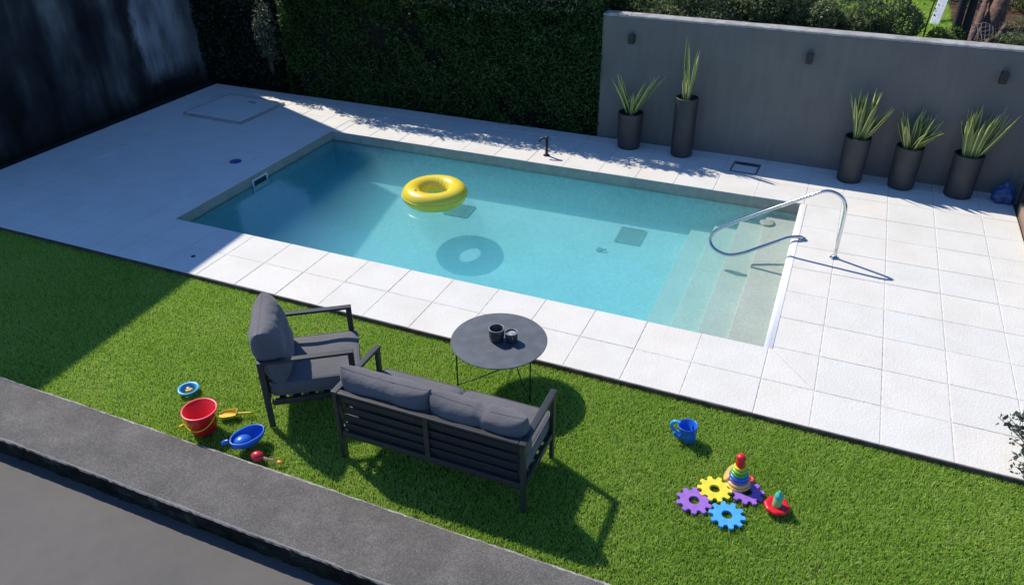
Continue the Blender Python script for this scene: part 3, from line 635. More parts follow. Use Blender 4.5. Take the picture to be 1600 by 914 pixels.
# wire mesh panel
wire = mat('grey_wire', (.13, .135, .14), .6)
t = thing('wire_mesh', 'crumpled grey wire mesh panel lying behind the wall', 'wire mesh', (1.18, 6.15, 1.30), .15); bm = bmesh.new(); n = 9
def mp(i, j): return Vector((i * .042, .10 + j * .035 + .03 * math.sin(i * .9), j * .034 + .02 * math.sin(i * 1.3 + j)))
for i in range(n + 1): tube(bm, [mp(i, j) for j in range(n + 1)], .003, 4)
for j in range(n + 1): tube(bm, [mp(i, j) for i in range(n + 1)], .003, 4)
done(bm, 'wires', wire, t)
# twigs piled on the terrace
bm = bmesh.new()
for _ in range(260):
    a_ = Vector((random.uniform(.9, 2.3), random.uniform(5.2, 7.4), 1.29)); dv = Vector((random.uniform(-.3, .3), random.uniform(-.15, .25), random.uniform(.0, .14)))
    m_ = a_ + dv * .5 + Vector((random.uniform(-.04, .04), 0, .03)); tube(bm, [a_, m_, a_ + dv], [.008, .006, .003], 5)
tag(done(bm, 'twig_pile', mat('dry_twig', (.16, .12, .09), .9, noise=.4, nscale=12)), 'dry twigs scattered behind the grey wall', 'twigs', kind='stuff')
for i, (tx, ty, th, lab) in enumerate(((.28, 6.0, .9, 'thin sapling stem standing nearest the bright grass'), (.55, 6.0, .95, 'thin sapling stem just left of the white board'))):
    bm = bmesh.new(); tube(bm, smooth_path([(0, 0, 0), (.01, 0, th * .5), (.05, .02, th)], 4), .009, 6)
    t = thing('sapling', lab, 'sapling', (tx, ty, 1.26), 0, 'thin saplings behind the wall'); done(bm, 'stem', bark, t)
    C = rng.normal(size=(70, 3)) * np.array((.05, .05, .22)) + np.array((.01, 0, .5)); leaf_cloud('foliage', C, .04, mid_leaf, t)

# ------------------------------------------------------------ right boundary
brown = mat('brown_timber', (.22, .15, .11), .85, noise=.35, nscale=9, bump=.4, bscale=40, stretch=(1, .15, 1))
dkb = mat('dark_timber', (.03, .022, .018), .8, noise=.35, nscale=9, bump=.4, bscale=40, stretch=(1, 1, .2))
bm = bmesh.new(); box(bm, (0, 0, .06), (.13, 3.3, .14)); tag(done(bm, 'timber_edging', brown, bevel=.01, loc=(1.945, 2.68, 0)), 'brown timber edging beam along the right side of the deck', 'edging')
bm = bmesh.new(); box(bm, (0, 0, .5), (.16, .14, 1.2)); box(bm, (0, 0, 1.115), (.18, .16, .03)); tag(done(bm, 'timber_post', dkb, bevel=.008, loc=(1.965, 4.44, 0)), 'dark timber post at the right end of the grey wall', 'post')
# blue bag
bagm = mat('blue_plastic', (.03, .07, .20), .45, noise=.2, nscale=10, bump=.6, bscale=14)
bm = bmesh.new(); bmesh.ops.create_icosphere(bm, subdivisions=4, radius=1)
for v_ in bm.verts:
    q = v_.co.copy(); k = 1 + .10 * math.sin(q.x * 5 + q.z * 4) + .08 * math.sin(q.y * 9 + q.x * 7) + .05 * math.sin(q.z * 14 + q.y * 6)
    tp = max(0, q.z) ; v_.co = Vector((q.x * .13 * k * (1 - .75 * tp ** 1.3), q.y * .11 * k * (1 - .75 * tp ** 1.3), max(0, .10 + q.z * .17 * k)))
tag(done(bm, 'plastic_bag', bagm, smooth=True, loc=(1.76, 4.60, 0)), 'crumpled dark blue bag standing in the corner beside the last planter', 'bag')
# shrub overhanging the bottom right deck corner
rs = leafmat('grey_round_leaf', (.05, .065, .045), (.11, .135, .095), (.22, .23, .19), .3)
t = thing('edge_shrub', 'small grey-leaved shrub overhanging the deck corner at the right edge', 'shrub', (1.63, -.43, -.06))
C = []
for k in range(38):
    bm = bmesh.new()
    a_ = R(random.uniform(100, 250)); L_ = random.uniform(.30, .75); e_ = random.uniform(.25, 1.25)
    tip = Vector((math.cos(a_) * L_ * math.cos(e_) * .7, math.sin(a_) * L_ * math.cos(e_) * .6 + .28 * random.random(), L_ * math.sin(e_) + .05))
    path = smooth_path([(random.uniform(-.05, .05), random.uniform(-.1, .15), 0), tip * .5 + Vector((0, 0, .06)), tip], 4)
    tube(bm, path, [.006 - .0005 * i for i in range(len(path))], 5)
    done(bm, 'stem', bark, t)
    for q in path[2:]:
        for _ in range(4): C.append((q.x + random.gauss(0, .022), q.y + random.gauss(0, .022), q.z + random.gauss(0, .022)))
for k in range(750): C.append((random.uniform(-.06, .5), random.uniform(-.55, .9), abs(random.gauss(.24, .16))))
leaf_cloud('foliage', C, .042, rs, t, aspect=.62)

# ------------------------------------------------------------ fittings on the deck
steel = mat('stainless_steel', (.62, .63, .64), .13, metal=1.0, bump=.02, bscale=60)
t = thing('handrail', 'curved stainless steel pool handrail over the steps', 'handrail', (0, 2.38, 0))
P = [(0, 0, .0), (0, 0, .2), (0, 0, .42), (-.005, 0, .56), (-.04, 0, .655), (-.12, 0, .715), (-.23, 0, .722), (-.38, 0, .64), (-.56, 0, .53), (-.74, 0, .42), (-.96, 0, .28), (-1.14, 0, .16), (-1.235, -.005, .085), (-1.285, -.015, .0), (-1.27, -.05, -.07), (-1.19, -.09, -.115), (-1.06, -.12, -.125), (-.92, -.06, -.105), (-.76, .05, -.055), (-.60, .15, .0), (-.50, .21, .035), (-.42, .255, .042), (-.36, .29, .03), (-.345, .295, .0)]
bm = bmesh.new(); tube(bm, smooth_path(P, 6), .0185, 16); done(bm, 'rail', steel, t, smooth=True)
for q in ((0, 0), (-.345, .295)):
    bm = bmesh.new(); lathe(bm, [(.02, .03), (.026, .028), (.028, .012), (.048, .008), (.05, .002), (.05, -.001)], 28, c=(q[0], q[1], 0)); done(bm, 'flange', steel, t, smooth=True)
# hinged slab hatch in the far left corner
t = thing('access_hatch', 'raised square paving hatch in the shaded far corner of the deck', 'hatch', (-9.15, 3.88, .002), -.03)
bm = bmesh.new(); box(bm, (0, 0, .022), (1.10, 1.00, .036)); o = done(bm, 'slab', dm, t, bevel=.005)
bm = bmesh.new()
for s in (-1, 1): box(bm, (s * .565, 0, .018), (.025, 1.05, .036)); box(bm, (0, s * .515, .018), (1.105, .025, .0358))
done(bm, 'frame', mat('galvanised_frame', (.30, .31, .30), .5, noise=.2, nscale=20), t, bevel=.003)
bm = bmesh.new(); box(bm, (.1, .3, .0425), (.14, .04, .006)); done(bm, 'handle', wire, t)
# grate near the wall
t = thing('drain_cover', 'square drain cover in a dark frame in the deck below the grey wall', 'drain cover', (-1.24, 4.50, .0015), -.03)
bm = bmesh.new()
for s in (-1, 1): box(bm, (s * .165, 0, .002), (.012, .36, .004)); box(bm, (0, s * .174, .002), (.318, .012, .0039))
done(bm, 'frame', blk, t)
bm = bmesh.new(); box(bm, (0, -.04, .003), (.30, .22, .006)); done(bm, 'plate', dm, t)
bm = bmesh.new(); box(bm, (0, .12, .0015), (.30, .06, .003)); done(bm, 'slot', blk, t)
# spout
t = thing('garden_tap', 'small dark upright tap on the deck at the far pool edge', 'tap', (-3.83, 3.93, .001), 0)
bm = bmesh.new(); lathe(bm, [(.0, 0), (.045, 0), (.045, .008), (.02, .014), (.019, .25), (.0, .252)], 20); done(bm, 'post', blk, t, smooth=True)
bm = bmesh.new(); tube(bm, smooth_path([(0, 0, .235), (-.03, -.02, .25), (-.075, -.04, .235), (-.085, -.045, .20)], 5), .017, 12); done(bm, 'spout', blk, t, smooth=True)
bm = bmesh.new(); lathe(bm, [(0, .0), (.03, .002), (.032, .012), (0, .018)], 16, c=(0, 0, .252)); done(bm, 'knob', blk, t, smooth=True)
# round lid in the shaded deck
t = thing('valve_cover', 'small round blue plastic cover in the shaded deck beside the pool', 'cover', (-7.67, 2.13, .001), .2)
bp_ = mat('dull_blue_plastic', (.05, .08, .28), .5, noise=.1)
bm = bmesh.new(); lathe(bm, [(.001, .004), (.055, .004), (.06, .010), (.075, .010), (.08, 0)], 32); done(bm, 'rim', bp_, t, smooth=True)
bm = bmesh.new(); box(bm, (0, 0, .009), (.09, .022, .010)); done(bm, 'grip', bp_, t, bevel=.003)
bm = bmesh.new(); lathe(bm, [(0, .006), (.02, .005), (.024, 0)], 14); tag(done(bm, 'deck_screw_cap', blk, smooth=True, loc=(-6.3, -.17, .001)), 'tiny dark cap in the shaded deck near the lawn', 'cap')

# ------------------------------------------------------------ lounge furniture
alu = mat('charcoal_aluminium', (.030, .031, .033), .42, noise=.10, nscale=14, bump=.05, bscale=200)
fab, x = newmat('grey_outdoor_fabric', .9, .15)
wv = x.noise(x.co, 420, 2); c = x.ramp(wv, [(.35, (.118, .115, .120)), (.65, (.162, .158, .164))])
c = x.mix(1.0, c, x.ramp(x.noise(x.co, 4, 4, .6), [(.3, .88), (.7, 1.06)]), 'MULTIPLY'); x.l(c, x.b.inputs['Base Color'])
x.b.inputs['Sheen Weight'].default_value = .15
x.l(x.bump(x.noise(x.co, 500, 2), .25, .002, x.bump(x.noise(x.map(x.co, (1, 1, 2)), 9, 4, .6), .45, .02)), x.b.inputs['Normal'])
seam = mat('seam_piping', (.125, .128, .14), .9)
def cushion_mesh(name, w_, h_, t_, m, parent, Mx, seed, puff=1.0, crease=None, n=34, sag=0):
    """pillow: w_ (x) by h_ (z) by thickness t_ (y), placed by matrix Mx"""
    r_ = random.Random(seed); ph = [r_.uniform(0, 6) for _ in range(8)]; bm = bmesh.new()
    def side(sgn):
        g_ = []
        for i in range(n + 1):
            row = []
            for j in range(n + 1):
                u = -1 + 2 * i / n; v_ = -1 + 2 * j / n; u = math.sin(u * math.pi / 2) ; v_ = math.sin(v_ * math.pi / 2)
                prof_ = ((1 - abs(u) ** 4.5) * (1 - abs(v_) ** 3.6)) ** (.36 / puff)
                wr_ = .006 * math.sin(u * 5 + v_ * 3 + ph[0]) * prof_ + .003 * math.sin(v_ * 9 + u * 4 + ph[1]) * prof_ + .002 * math.sin(u * 17 - v_ * 6 + ph[2]) * prof_
                ed_ = max(abs(u), abs(v_)); pinch = (abs(u) * abs(v_)) ** 6
                X = u * w_ / 2 * (1 + .02 * (1 - v_ * v_) - .0 * pinch); Z = v_ * h_ / 2 * (1 + .0 + .03 * math.cos(u * 1.4)) + .012 * pinch * (1 if v_ > 0 else -1)
                Z -= sag * (1 - u * u) * max(0, v_)
                Y = sgn * (t_ / 2 * prof_ + wr_)
                if crease is not None:
                    dcr = abs(u - crease - .03 * math.sin(v_ * 3 + ph[3])); k = math.exp(-(dcr / .035) ** 2)
                    Y -= sgn * .018 * k * prof_; Z -= .018 * k * max(0, v_)
                row.append(Mx @ Vector((X, Y, Z)))
            g_.append(row)
        return g_
    A = side(1); Bk = side(-1)
    va = [[bm.verts.new(q) for q in row] for row in A]
    vb = [[(va[i][j] if i in (0, n) or j in (0, n) else bm.verts.new(Bk[i][j])) for j in range(n + 1)] for i in range(n + 1)]
    for i in range(n):
        for j in range(n):
            bm.faces.new((va[i][j], va[i + 1][j], va[i + 1][j + 1], va[i][j + 1])); bm.faces.new((vb[i][j], vb[i][j + 1], vb[i + 1][j + 1], vb[i + 1][j]))
    loop = [va[i][0].co.copy() for i in range(n)] + [va[n][j].co.copy() for j in range(n)] + [va[i][n].co.copy() for i in range(n, 0, -1)] + [va[0][j].co.copy() for j in range(n, 0, -1)]
    o = done(bm, name, m, parent, smooth=True)
    bm = bmesh.new(); tube(bm, loop[::2], .0028, 6, closed=True); done(bm, 'piping', fab, o, smooth=True)
    return o
def box_cushion(name, x0, x1, y0, y1, z0, z1, m, parent, seed):
    bm = bmesh.new(); nx, ny = 30, 26; r_ = random.Random(seed); ph = [r_.uniform(0, 6) for _ in range(6)]
    W_, D_, H_ = x1 - x0, y1 - y0, z1 - z0
    bmesh.ops.create_grid(bm, x_segments=nx, y_segments=ny, size=.5)
    top = {}
    bm.free(); bm = bmesh.new()
    prof_ = [(0.0, .0), (.0, .0)]
    layers = [(.03, 0), (.008, .012), (.0, .03), (.0, .5), (.0, .88), (.006, .96), (.022, 1.0)]
    rings = []
    def pt(u, v_, ins, zf):  # u,v in -1..1 on the outline
        s = 16; k = (abs(u) ** s + abs(v_) ** s) ** (1 / s)
        X = (u / k) * (W_ / 2 - ins); Y = (v_ / k) * (D_ / 2 - ins); b_ = .010 * math.sin(zf * math.pi)
        return Vector(((x0 + x1) / 2 + X * (1 + b_), (y0 + y1) / 2 + Y * (1 + b_), z0 + H_ * zf))
    nr = 96
    outl = []
    for i in range(nr):
        a_ = 2 * math.pi * i / nr; outl.append((math.cos(a_), math.sin(a_)))
    def sqp(i):
        a_ = 2 * math.pi * i / nr; c_, s_ = math.cos(a_), math.sin(a_); k = max(abs(c_), abs(s_)); return c_ / k, s_ / k
    for ins, zf in layers: rings.append([bm.verts.new(pt(*sqp(i), ins, zf)) for i in range(nr)])
    for A, Bv in zip(rings, rings[1:]):
        for i in range(nr): bm.faces.new((A[i], A[(i + 1) % nr], Bv[(i + 1) % nr], Bv[i]))
    last = rings[-1]
    for f_ in (.85, .65, .4, .18):
        ring = []
        for i in range(nr):
            q = last_c = pt(*sqp(i), .022, 1.0); cx, cy = (x0 + x1) / 2, (y0 + y1) / 2
            X = cx + (q.x - cx) * f_; Y = cy + (q.y - cy) * f_
            ring.append(bm.verts.new((X, Y, z1 + .016 * (1 - f_ ** 2) + .005 * math.sin(X * 13 + ph[0]) * math.sin(Y * 15 + ph[1]))))
        for i in range(nr): bm.faces.new((last[i], last[(i + 1) % nr], ring[(i + 1) % nr], ring[i]))
        last = ring
    bm.faces.new(last); bm.faces.new(rings[0][::-1])
    o = done(bm, name, m, parent, smooth=True)
    for zf in (.95, .07):
        bm = bmesh.new(); tube(bm, [pt(*sqp(i), .001, zf) for i in range(nr)], .004, 6, closed=True); done(bm, 'piping', seam, o, smooth=True)
    return o
def lounge_seat(name, label, cat, loc, rotz, W_, D_, ncush, backcush, seed):
    t = thing(name, label, cat, loc, rotz)     # local +y forward; origin on the grass at the centre
    H_ = .62; p_ = .045; hx = W_ / 2 - p_ / 2; hy = D_ / 2 - .02
    for sx_ in (-1, 1):
        for sy_ in (-1, 1):
            bm = bmesh.new(); box(bm, (sx_ * hx, sy_ * hy, H_ / 2 - .012), (.028, p_, H_ - .024)); done(bm, 'leg', alu, t, bevel=.004)
        bm = bmesh.new(); box(bm, (sx_ * hx, 0, H_ - .011), (p_ + .005, D_ + .005, .022)); done(bm, 'armrest', alu, t, bevel=.005)
    bm = bmesh.new(); zs = .235
    for sx_ in (-1, 1): box(bm, (sx_ * hx, 0, zs), (.026, D_ - .11, .05))
    for sy_ in (-1, 1): box(bm, (0, sy_ * (hy - .002), zs), (W_ - .075, .03, .05))
    for k in range(1, 6): box(bm, (0, -hy + 2 * hy * k / 6, zs + .012), (W_ - .075, .05, .014))
    done(bm, 'seat_frame', alu, t, bevel=.003)
    bm = bmesh.new(); box(bm, (0, -hy, H_ - .0115), (W_ - .10, .045, .021)); done(bm, 'back_rail', alu, t, bevel=.004)
    for k in range(4):                          # broad boards of the back
        bm = bmesh.new(); box(bm, (0, -hy + .012, .298 + .078 * k), (W_ - .12, .012, .080), Matrix.Rotation(R(14), 3, 'X')); done(bm, 'back_slat', alu, t, bevel=.003)
    for xx in ([0] if W_ > 1 else []):
        bm = bmesh.new(); box(bm, (xx, -hy - .006, .42), (.04, .012, .36)); done(bm, 'back_brace', alu, t, bevel=.003)
    cw = (W_ - .08) / ncush
    for k in range(ncush):
        x0 = -W_ / 2 + .04 + cw * k + .004
        box_cushion('seat_cushion', x0, x0 + cw - .008, -D_ / 2 + .05, D_ / 2 + .03, .268, .395, fab, t, seed + k)
    for (cx_, cw_, ch_, ct_, cy_, cz_, tilt, yaw, crease, sag) in backcush:
        Mx = Matrix.Translation((cx_, cy_, cz_)) @ Matrix.Rotation(R(yaw), 4, 'Z') @ Matrix.Rotation(R(tilt), 4, 'X')
        cushion_mesh('back_cushion', cw_, ch_, ct_, fab, t, Mx, seed + int(cx_ * 10) + 50, crease=crease, sag=sag)
    return t
GZ = -.032
lounge_seat('sofa', 'two-seat grey outdoor sofa seen from behind on the lawn', 'sofa', (-2.415, -1.79, GZ), R(.6), 1.46, .60, 2,
            [(-.355, .70, .38, .20, -.14, .560, 13, 0, .12, .015), (.345, .70, .37, .20, -.145, .552, 13, -1, .08, .02)], 11)
e1 = Vector((.59, .41)).normalized()
cc = Vector((-3.83, -2.04)) + e1 * .35 + Vector((-e1.y, e1.x)) * .33
lounge_seat('armchair', 'single grey outdoor armchair on the lawn facing right', 'armchair', (cc.x, cc.y, GZ), math.atan2(e1.y, e1.x) - math.pi / 2, .68, .70, 1,
            [(0, .60, .47, .235, -.255, .605, 13, 0, None, .0)], 31)

# coffee table
tc_ = (-2.42, -.84)
ttop = mat('slate_table_top', (.088, .100, .115), .55, noise=.16, nscale=11, bump=.08, bscale=120)
t = thing('coffee_table', 'round dark slate coffee table with thin wire legs', 'table', (tc_[0], tc_[1], GZ), 0)
hT = .40 - GZ
bm = bmesh.new(); lathe(bm, [(.001, hT - .012), (.380, hT - .012), (.388, hT - .008), (.390, hT - .004), (.387, hT), (.001, hT)], 96); done(bm, 'tabletop', ttop, t, bevel=0)
bm = bmesh.new(); tube(bm, [(.36 * math.cos(2 * math.pi * k / 48), .36 * math.sin(2 * math.pi * k / 48), hT - .020) for k in range(48)], .006, 8, closed=True); done(bm, 'support_ring', blk, t, smooth=True)
LEG_A = (211, 338, 95)
for k in range(3):
    a_ = R(LEG_A[k]); fx, fy = .35 * math.cos(a_), .35 * math.sin(a_)
    bm = bmesh.new(); tube(bm, [(fx, fy, 0), (fx, fy, hT - .018)], .0065, 8); done(bm, 'leg', blk, t, smooth=True)
    b_ = R(LEG_A[(k + 1) % 3]); gx, gy = .35 * math.cos(b_), .35 * math.sin(b_)
    bm = bmesh.new(); tube(bm, smooth_path([(fx, fy, .01), ((fx * .6 + gx * .4) * .75, (fy * .6 + gy * .4) * .75, .16), (gx * .85, gy * .85, hT - .03)], 6), .005, 8); done(bm, 'brace', blk, t, smooth=True)
# cups
cupm = mat('dark_stoneware', (.045, .047, .052), .35, noise=.25, nscale=25); cupin = mat('cup_glaze', (.02, .022, .025), .2); rimm = mat('worn_rim', (.34, .35, .36), .35)
def cup(loc, r_, h_, label, filled):
    t = thing('cup', label, 'cup', loc, 0, 'dark cups on the round table')
    bm = bmesh.new(); lathe(bm, [(.0, .0), (r_ * .75, 0), (r_ * .9, .008), (r_, h_ * .4), (r_, h_ - .003), (r_ - .003, h_), (r_ - .006, h_ - .003), (r_ - .008, h_ * .3), (0, .01)], 40); done(bm, 'bowl', cupm, t, smooth=True)
    bm = bmesh.new(); tube(bm, [((r_ - .003) * math.cos(2 * math.pi * k / 40), (r_ - .003) * math.sin(2 * math.pi * k / 40), h_ - .001) for k in range(40)], .0034, 6, closed=True); done(bm, 'rim', rimm, t, smooth=True)
    if filled:
        bm = bmesh.new(); lathe(bm, [(r_ - .009, h_ - .014), (r_ * .5, h_ - .010), (.001, h_ - .013)], 24); done(bm, 'filling', mat('ash', (.30, .32, .33), .8, noise=.6, nscale=60), t, smooth=True)
    bm = bmesh.new(); a_ = -1.0; cx_ = Vector((math.cos(a_), math.sin(a_), 0))
    tube(bm, smooth_path([cx_ * (r_ - .002) + Vector((0, 0, h_ * .78)), cx_ * (r_ + .022) + Vector((0, 0, h_ * .72)), cx_ * (r_ + .022) + Vector((0, 0, h_ * .36)), cx_ * (r_ - .002) + Vector((0, 0, h_ * .28))], 5), .0042, 8); done(bm, 'handle', cupm, t, smooth=True)
cup((-2.436, -.850, .4005), .062, .112, 'larger empty dark cup on the round table', False)
cup((-2.318, -.822, .4005), .050, .088, 'smaller dark cup with pale contents on the round table', True)

# ------------------------------------------------------------ toys on the lawn
def plastic(name, col, rough=.32): return mat(name, col, rough, noise=.05, nscale=6, spec=.5)
red = plastic('red_plastic', (.70, .012, .02)); yel = plastic('yellow_plastic', (.82, .55, .02)); blu = plastic('blue_plastic_toy', (.015, .14, .62)); lbl = plastic('light_blue_plastic', (.06, .38, .72)); pink = plastic('pink_rim', (.78, .07, .09))
grn = plastic('green_plastic', (.10, .38, .04)); teal = plastic('teal_plastic', (.08, .48, .36)); sand = plastic('sand_plastic', (.75, .48, .16))
pur = mat('purple_foam', (.30, .13, .52), .7, noise=.12, nscale=30, bump=.2, bscale=200); yfo = mat('yellow_foam', (.80, .66, .05), .7, noise=.1, nscale=30, bump=.2, bscale=200); bfo = mat('blue_foam', (.06, .36, .72), .7, noise=.12, nscale=30, bump=.2, bscale=200)
GT = -.03
# bucket
t = thing('toy_bucket', 'red plastic toy bucket with a yellow handle standing on the lawn', 'bucket', (-4.29, -2.25, GT), .1)
bm = bmesh.new(); lathe(bm, [(0, .004), (.088, .002), (.094, .01), (.122, .19), (.124, .20), (.120, .20), (.0895, .014), (.0, .012)], 48); done(bm, 'body', red, t, smooth=True)
bm = bmesh.new(); lathe(bm, [(.120, .194), (.133, .194), (.135, .198), (.133, .202), (.120, .202), (.118, .198), (.120, .194)], 48); done(bm, 'rim', pink, t, smooth=True)
bm = bmesh.new(); hp = []
for k in range(17):
    th = math.pi * k / 16; hp.append(Vector((-.142 * math.cos(th), -.142 * math.sin(th) * .62 - .03 * math.sin(th), .185 - .142 * math.sin(th) * .78)))
tube(bm, hp, .0045, 8); done(bm, 'handle', yel, t, smooth=True)
bm = bmesh.new(); lathe(bm, [(0, -.02), (.014, -.018), (.014, .018), (0, .02)], 12, c=(-.11, -.10, .085), rot=Matrix.Rotation(R(60), 3, 'Y')); done(bm, 'grip', yel, t, smooth=True)
# sieve
t = thing('toy_sieve', 'light blue round toy sieve lying behind the red bucket', 'sieve', (-4.735, -1.935, GT - .002), .4); t.scale = (1.15, 1.15, 1.25)
bm = bmesh.new(); lathe(bm, [(.044, .0), (.050, .012), (.058, .026), (.072, .030), (.075, .026), (.070, .016), (.060, .0), (.044, .0)], 40)
done(bm, 'rim', lbl, t, smooth=True)
bm = bmesh.new()
for k in range(6): bmesh.ops.create_icosphere(bm, subdivisions=2, radius=.011, matrix=Matrix.Translation((random.uniform(-.018, .018), random.uniform(-.018, .018), .017)) @ Matrix.Diagonal((1.4, .8, .5, 1)))
done(bm, 'sand_residue', sand, t, smooth=True)
# shovel
def scoop(t, m, L_, W_, H_, hl, hr, part1='scoop', part2='handle'):
    bm = bmesh.new(); nu_, nv_ = 16, 12; gv = []
    for i in range(nu_ + 1):
        s = i / nu_; wv_ = W_ / 2 * (.55 + .45 * math.sin(math.pi * (.15 + .6 * (1 - s)))) * (1 - max(0, s - .75) ** 2 * 6); row = []
        for j in range(nv_ + 1):
            a_ = math.pi * j / nv_; row.append(bm.verts.new((-L_ * s, wv_ * math.cos(a_), H_ * (1 - math.sin(a_) * (.95 - .35 * s)) * (1 - .35 * s))))
        gv.append(row)
    for i in range(nu_):
        for j in range(nv_): bm.faces.new((gv[i][j], gv[i + 1][j], gv[i + 1][j + 1], gv[i][j + 1]))
    bm.faces.new(gv[0]); o = done(bm, part1, m, t, smooth=True); s_ = o.modifiers.new('t', 'SOLIDIFY'); s_.thickness = .004
    bm = bmesh.new(); tube(bm, [(0, 0, H_ * .5), (hl * .1, 0, H_ * .55), (hl * .8, 0, H_ * .5), (hl, 0, H_ * .5)], [hr * 1.3, hr, hr, hr * 1.15], 10); done(bm, part2, m, t, smooth=True)
t = thing('toy_shovel', 'yellow toy shovel lying between the red bucket and the armchair', 'shovel', (-4.155, -2.03, GT), .52); scoop(t, yel, .14, .095, .045, .12, .010)
# blue sand mould boat
t = thing('toy_boat', 'blue plastic toy boat lying near the kerb', 'toy boat', (-3.85, -2.26, GT + .004), R(68)); t.scale = (1.0, 1.35, 1.5)
bm = bmesh.new(); ns, npf = 22, 12; gv = []
def hullw(s): return .062 * (math.sin(math.pi * min(1, s * 1.25 + .12)) ** .55 if s * 1.25 + .12 < 1 else .0) if False else .060 * max(.05, (1 - abs(2 * s - 1) ** 2.6)) ** .6
for i in range(ns + 1):
    s = i / ns; row = []
    for j in range(npf + 1):
        a_ = math.pi * j / npf; W_ = hullw(s); row.append(bm.verts.new((-.13 + .26 * s, W_ * math.cos(a_) * 1.05, .062 - .058 * math.sin(a_) ** .8 * (.55 + .45 * math.sin(math.pi * s)))))
    gv.append(row)
for i in range(ns):
    for j in range(npf): bm.faces.new((gv[i][j], gv[i + 1][j], gv[i + 1][j + 1], gv[i][j + 1]))
o = done(bm, 'hull', blu, t, smooth=True); s_ = o.modifiers.new('t', 'SOLIDIFY'); s_.thickness = .005
bm = bmesh.new(); tube(bm, [(-.13 + .26 * i / 30, 1.05 * hullw(i / 30), .063) for i in range(31)] + [(-.13 + .26 * i / 30, -1.05 * hullw(i / 30), .063) for i in range(30, -1, -1)], .007, 8, closed=True); done(bm, 'gunwale', blu, t, smooth=True)
bm = bmesh.new(); bmesh.ops.create_uvsphere(bm, u_segments=20, v_segments=12, radius=1, matrix=Matrix.Translation((-.045, 0, .040)) @ Matrix.Diagonal((.07, .046, .030, 1))); done(bm, 'deck', blu, t, smooth=True)
bm = bmesh.new(); tube(bm, smooth_path([(-.12, .045, .05), (-.15, .06, .045), (-.155, .075, .03)], 4), .012, 8); done(bm, 'rudder', blu, t, smooth=True)
# maraca
t = thing('toy_rattle', 'red toy rattle with a pale handle lying by the kerb', 'rattle', (-3.685, -2.365, GT + .004), R(8))
bm = bmesh.new(); bmesh.ops.create_uvsphere(bm, u_segments=24, v_segments=14, radius=1, matrix=Matrix.Translation((0, 0, .036)) @ Matrix.Diagonal((.050, .040, .038, 1))); done(bm, 'head', plastic('rattle_red', (.55, .02, .04)), t, smooth=True)
bm = bmesh.new(); tube(bm, [(.045, 0, .034), (.06, 0, .032), (.16, 0, .022)], [.010, .007, .006], 10); done(bm, 'handle', plastic('pale_pink', (.72, .38, .33)), t, smooth=True)
bm = bmesh.new(); bmesh.ops.create_uvsphere(bm, u_segments=14, v_segments=8, radius=1, matrix=Matrix.Translation((.178, 0, .02)) @ Matrix.Diagonal((.024, .015, .013, 1))); done(bm, 'tip', plastic('orange_plastic', (.80, .33, .02)), t, smooth=True)
# blue jug
t = thing('toy_jug', 'blue toy jug with a side handle standing on the right of the lawn', 'jug', (-.825, -.93, GT), R(0)); t.scale = (1.18, 1.18, .98)
tl = Matrix.Rotation(R(-6), 3, 'Y')
bm = bmesh.new(); lathe(bm, [(0, .002), (.040, .0), (.046, .006), (.055, .07), (.060, .135), (.063, .14), (.060, .143), (.055, .138), (.043, .012), (0, .01)], 36, rot=tl); done(bm, 'body', blu, t, smooth=True)
bm = bmesh.new(); tube(bm, smooth_path([tl @ Vector(q) for q in ((-.05, .01, .135), (-.085, .012, .14), (-.108, .012, .105), (-.098, .01, .06), (-.048, .005, .03))], 6), .0125, 10); done(bm, 'handle', lbl, t, smooth=True)
bm = bmesh.new(); tube(bm, smooth_path([tl @ Vector(q) for q in ((-.045, -.035, .045), (-.07, -.045, .065), (-.075, -.048, .095))], 4), [.015, .014, .012, .012, .011, .011, .010, .009, .009], 10); done(bm, 'spout', blu, t, smooth=True)
# foam gears
def gear(loc, m, r_, rotz, label, tilt=0):
    bm = bmesh.new(); nt_ = 10; pts = []
    for k in range(nt_):
        for f_, rr in ((-.30, .80), (-.24, .93), (-.20, 1.0), (0, 1.02), (.20, 1.0), (.24, .93), (.30, .80), (.5, .76)): a_ = 2 * math.pi * (k + f_) / nt_; pts.append((r_ * rr * math.cos(a_), r_ * rr * math.sin(a_)))
    n_ = len(pts); th = .020; inner = [(r_ * .30 * math.cos(math.atan2(q[1], q[0])), r_ * .30 * math.sin(math.atan2(q[1], q[0]))) for q in pts]
    L1 = [bm.verts.new((*q, 0)) for q in pts]; L2 = [bm.verts.new((*q, th)) for q in pts]; I1 = [bm.verts.new((*q, 0)) for q in inner]; I2 = [bm.verts.new((*q, th)) for q in inner]
    for i in range(n_):
        j = (i + 1) % n_; bm.faces.new((L1[i], L1[j], L2[j], L2[i])); bm.faces.new((I1[j], I1[i], I2[i], I2[j])); bm.faces.new((L2[i], L2[j], I2[j], I2[i])); bm.faces.new((L1[j], L1[i], I1[i], I1[j]))
    o = done(bm, 'foam_gear', m, bevel=.003, loc=loc, rotz=rotz); o.rotation_euler[0] = tilt; tag(o, label, 'toy gear', 'foam gear toys on the lawn')
GG = GT - .004
gear((-.545, -1.375, GG + .004), yfo, .118, .2, 'yellow foam gear on the lawn, left of the stacking rings')
gear((-.655, -1.53, GG - .002), pur, .122, .5, 'purple foam gear leftmost on the lawn, touching the yellow gear')
gear((-.425, -1.575, GG), bfo, .120, .1, 'bright blue foam gear on the lawn, nearest the kerb')
gear((-.335, -1.31, GG - .003), pur, .118, .33, 'purple foam gear partly under the stacking ring tower')
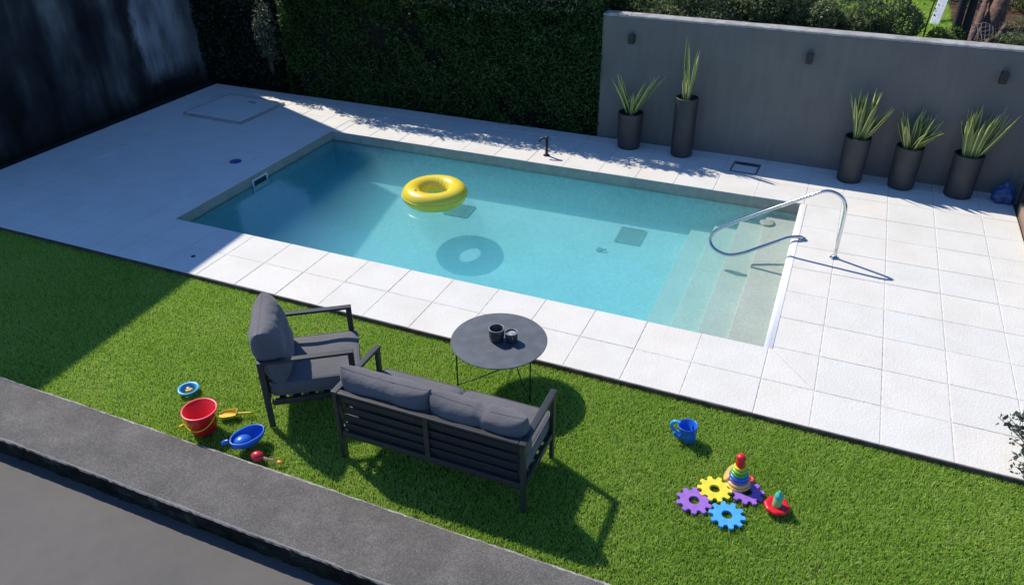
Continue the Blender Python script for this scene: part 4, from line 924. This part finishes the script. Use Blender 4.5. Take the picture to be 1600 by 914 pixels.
# stacking rings
t = thing('stacking_rings', 'rainbow stacking ring tower with a red top on the lawn', 'stacking toy', (-.405, -1.255, GT + .008), 0); lean = Matrix.Rotation(R(-3), 3, 'Y')
zc = 0
def disc(zz, r_, h_, part, m):
    bm = bmesh.new(); pr_ = [(.001, zz)] + [(r_ - h_ / 2 + h_ / 2 * math.sin(a_), zz + h_ / 2 - h_ / 2 * math.cos(a_)) for a_ in [math.pi * k / 8 for k in range(9)]] + [(.001, zz + h_)]
    lathe(bm, pr_, 36, rot=lean); done(bm, part, m, t, smooth=True)
disc(0, .088, .020, 'base', sand)
ppl = plastic('purple_plastic', (.16, .10, .48)); lime = plastic('lime_plastic', (.25, .50, .05))
for zz, r_, h_, m in ((.018, .080, .030, sand), (.046, .071, .026, ppl), (.068, .068, .034, blu), (.099, .060, .028, grn), (.124, .054, .028, lime), (.149, .044, .024, yel)): disc(zz, r_, h_, 'ring', m)
bm = bmesh.new(); lathe(bm, [(.0, .170), (.030, .172), (.034, .195), (.028, .212), (.026, .22), (.032, .235), (.030, .255), (.018, .266), (0, .268)], 28, rot=lean); done(bm, 'top_knob', red, t, smooth=True)
# loose orange-pink ring behind
bm = bmesh.new(); tube(bm, [(.022 * math.cos(2 * math.pi * k / 24), .022 * math.sin(2 * math.pi * k / 24), .012) for k in range(24)], .012, 10, closed=True); tag(done(bm, 'toy_ring', pink, smooth=True, loc=(-.335, -1.185, GT)), 'small pinkish-red toy ring behind the stacking tower', 'toy ring')
bm = bmesh.new(); lathe(bm, [(.001, -.012), (.055, -.012), (.066, -.006), (.068, 0), (.066, .006), (.055, .012), (.001, .012)], 32, rot=Matrix.Rotation(R(-62), 3, 'Y'))
tag(done(bm, 'toy_disc', sand, smooth=True, loc=(-.475, -1.225, GT + .062)), 'tan toy disc leaning against the left side of the stacking tower', 'toy disc')
# red and teal float
t = thing('toy_float', 'red toy dish with a teal bottle-shaped figure on the lawn', 'toy', (-.13, -1.385, GT), 0); t.scale = (1.15, 1.15, 1.2)
bm = bmesh.new(); seg = 48; rings = []
for r_, z in ((.0, .004), (.04, .0), (.066, .012), (.074, .028), (.066, .040), (.045, .034), (.0, .03)):
    rings.append([bm.verts.new((r_ * (1 + .035 * math.cos(8 * 2 * math.pi * i / seg)) * math.cos(2 * math.pi * i / seg), r_ * (1 + .035 * math.cos(8 * 2 * math.pi * i / seg)) * math.sin(2 * math.pi * i / seg), z)) for i in range(seg)])
for A, Bv in zip(rings, rings[1:]):
    for i in range(seg): bm.faces.new((A[i], A[(i + 1) % seg], Bv[(i + 1) % seg], Bv[i]))
done(bm, 'dish', red, t, smooth=True)
bm = bmesh.new(); lathe(bm, [(.026, .03), (.028, .04), (.026, .085), (.022, .092), (0, .094)], 24); done(bm, 'body', plastic('pale_green_plastic', (.22, .50, .22)), t, smooth=True)
bm = bmesh.new(); lathe(bm, [(.024, .088), (.026, .10), (.020, .118), (.008, .126), (.007, .14), (0, .142)], 24); done(bm, 'cap', teal, t, smooth=True)
